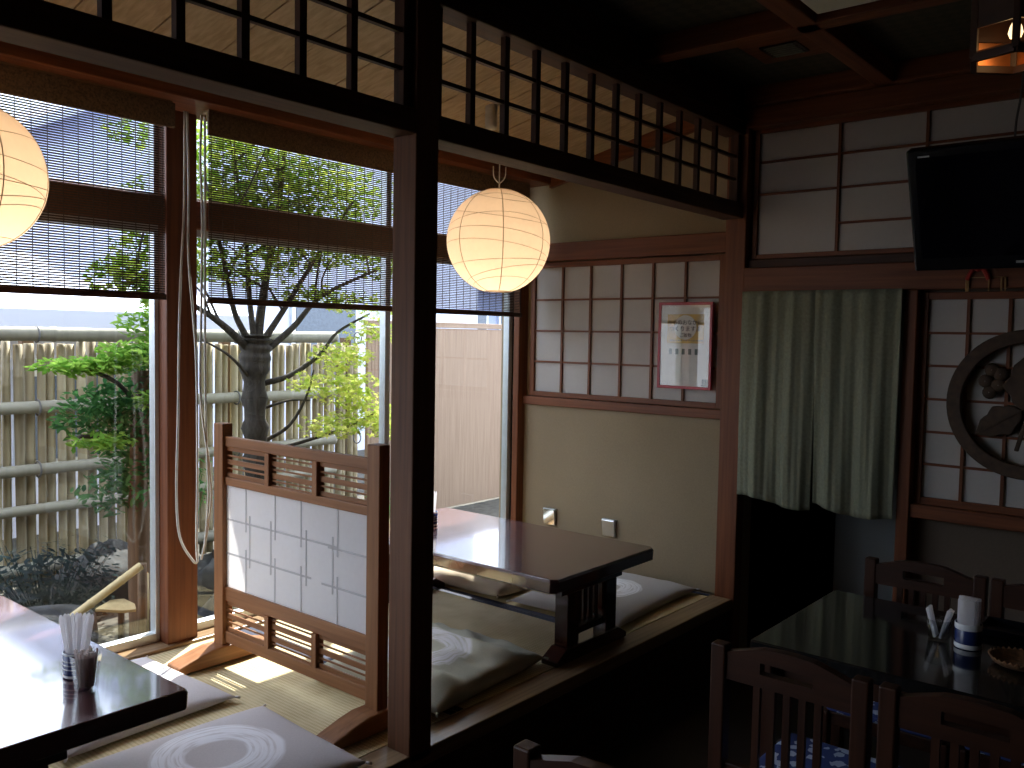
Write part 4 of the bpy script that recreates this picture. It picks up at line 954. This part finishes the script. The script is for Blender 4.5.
# stone basin, bamboo spout, ladle
t = thing('stone_basin', 'rough grey stone water basin under the bamboo spout', 'stone basin', (-2.22, 1.98, 0))
b = MB(); nb = 26; prof = [(.001,0),(.19,0),(.225,.12),(.235,.22),(.225,.30),(.20,.315),(.165,.30),(.15,.25),(.001,.24)]
for r, z in prof:
    for i in range(nb):
        a = 2*pi*i/nb; q = r*(1+.06*noise.noise(V((cos(a)*2, sin(a)*2, z*6)))); b.v.append((-2.22+q*cos(a), 1.98+q*sin(a)*.9, z))
b.f = [(i*nb+j, i*nb+(j+1)%nb, (i+1)*nb+(j+1)%nb, (i+1)*nb+j) for i in range(len(prof)-1) for j in range(nb)]; b.sm = [True]*len(b.f)
b.build('basin_body', STONE, t)
b = MB(); b.lathe([(.001,.272),(.158,.272)], (-2.22,1.98,0), 26); b.build('water', flat('still_water', (.02,.03,.03), .05), t)
t = thing('bamboo_spout', 'yellow bamboo water spout slanting down to the stone basin', 'spout', (-1.99, 1.9, .30))
p0, p1 = V((-2.150,1.9,.292)), V((-1.822,1.9,.470)); dv = (p1-p0).normalized()
pts = [p0, p0+dv*.12, p0+dv*.125, p0+dv*.13, p0+dv*.27, p0+dv*.275, p0+dv*.28, p1]
MB().tube(pts, [.019,.018,.0205,.018,.018,.0205,.018,.018], 14, False).build('spout_tube', BAMBY, t)
MB().tube([p0-dv*.002, p0+dv*.05], .014, 12).build('dark_bore', BROWN_F, t)
MB().tube([(-1.80,1.93,.0), (-1.80,1.93,.47)], .02, 10).build('support_post', wood('fencewood','Z'), t)
t = thing('bamboo_stump', 'short upright cut bamboo stump at the end of the spout', 'bamboo post', (-1.70, 2.1, 0))
MB().tube([(-1.705,2.1,.0),(-1.705,2.1,.2),(-1.705,2.1,.21),(-1.705,2.1,.375)], [.022,.022,.025,.022], 12).build('culm', BAMBY, t)
MB().tube([(-1.705,2.1,.360),(-1.705,2.1,.377)], .018, 12).build('cut_end', wood('sill','Z'), t)
t = thing('bamboo_ladle', 'pale wooden dipper board resting under the bamboo spout', 'ladle', (-1.93, 1.86, .30))
b = MB(); b.add([(-2.05,1.84,.345),(-1.95,1.81,.322),(-1.89,1.81,.314),(-1.875,1.85,.326),(-1.90,1.895,.345),(-1.96,1.895,.352)] , [(0,1,2,3,4,5)]); b.add([(v[0], v[1], v[2]-.012) for v in b.v], [(5,4,3,2,1,0)]); b.f += [(i, 6+i, 6+(i+1)%6, (i+1)%6) for i in range(6)]; b.sm += [False]*6
b.build('dipper_board', BAMBY, t, .002)
MB().tube([(-1.93,1.86,.0), (-1.93,1.86,.318)], .014, 8).build('peg', wood('bark','Z'), t)
def rock(label, x, y, r, h, sd):
    b = MB(); n1, n2 = 9, 16
    for j in range(n1):
        ph = pi/2*j/(n1-1)
        for i in range(n2):
            a = 2*pi*i/n2; k_ = 1+.28*noise.noise(V((cos(a)*1.5+sd, sin(a)*1.5, ph*1.5)))
            b.v.append((x+r*cos(ph)*cos(a)*k_, y+r*cos(ph)*sin(a)*k_*.8, max(0, h*sin(ph)*k_)))
    b.f = [(j*n2+i, j*n2+(i+1)%n2, (j+1)*n2+(i+1)%n2, (j+1)*n2+i) for j in range(n1-1) for i in range(n2)] + [tuple(reversed(range(n2)))]; b.sm = [True]*len(b.f)
    return tag(b.build('garden_stone', STONE), label, 'stone', 'stones in the garden')
rock('grey stone just right of the window post, nearest the glass', -1.35, 2.02, .16, .22, 1.0)
rock('grey stone behind the nearest one right of the window post', -1.20, 2.35, .20, .30, 4.0)
rock('dark stone mound behind the bamboo spout', -1.45, 2.98, .3, .30, 7.0)
rock('dark stone right of the basin under the spout', -1.78, 1.78, .15, .14, 9.0)

# ------------------------------------------------------------------ render view
SC.view_settings.view_transform = 'Standard'; SC.view_settings.look = 'None'; SC.view_settings.gamma = 1; SC.view_settings.use_curve_mapping = False
SC.view_settings.exposure = 0.92
cy_ = SC.cycles; cy_.max_bounces = 10; cy_.diffuse_bounces = 6; cy_.glossy_bounces = 4; cy_.transparent_max_bounces = 16; cy_.caustics_reflective = False; cy_.caustics_refractive = False; cy_.sample_clamp_indirect = 6
cy_.use_denoising = True
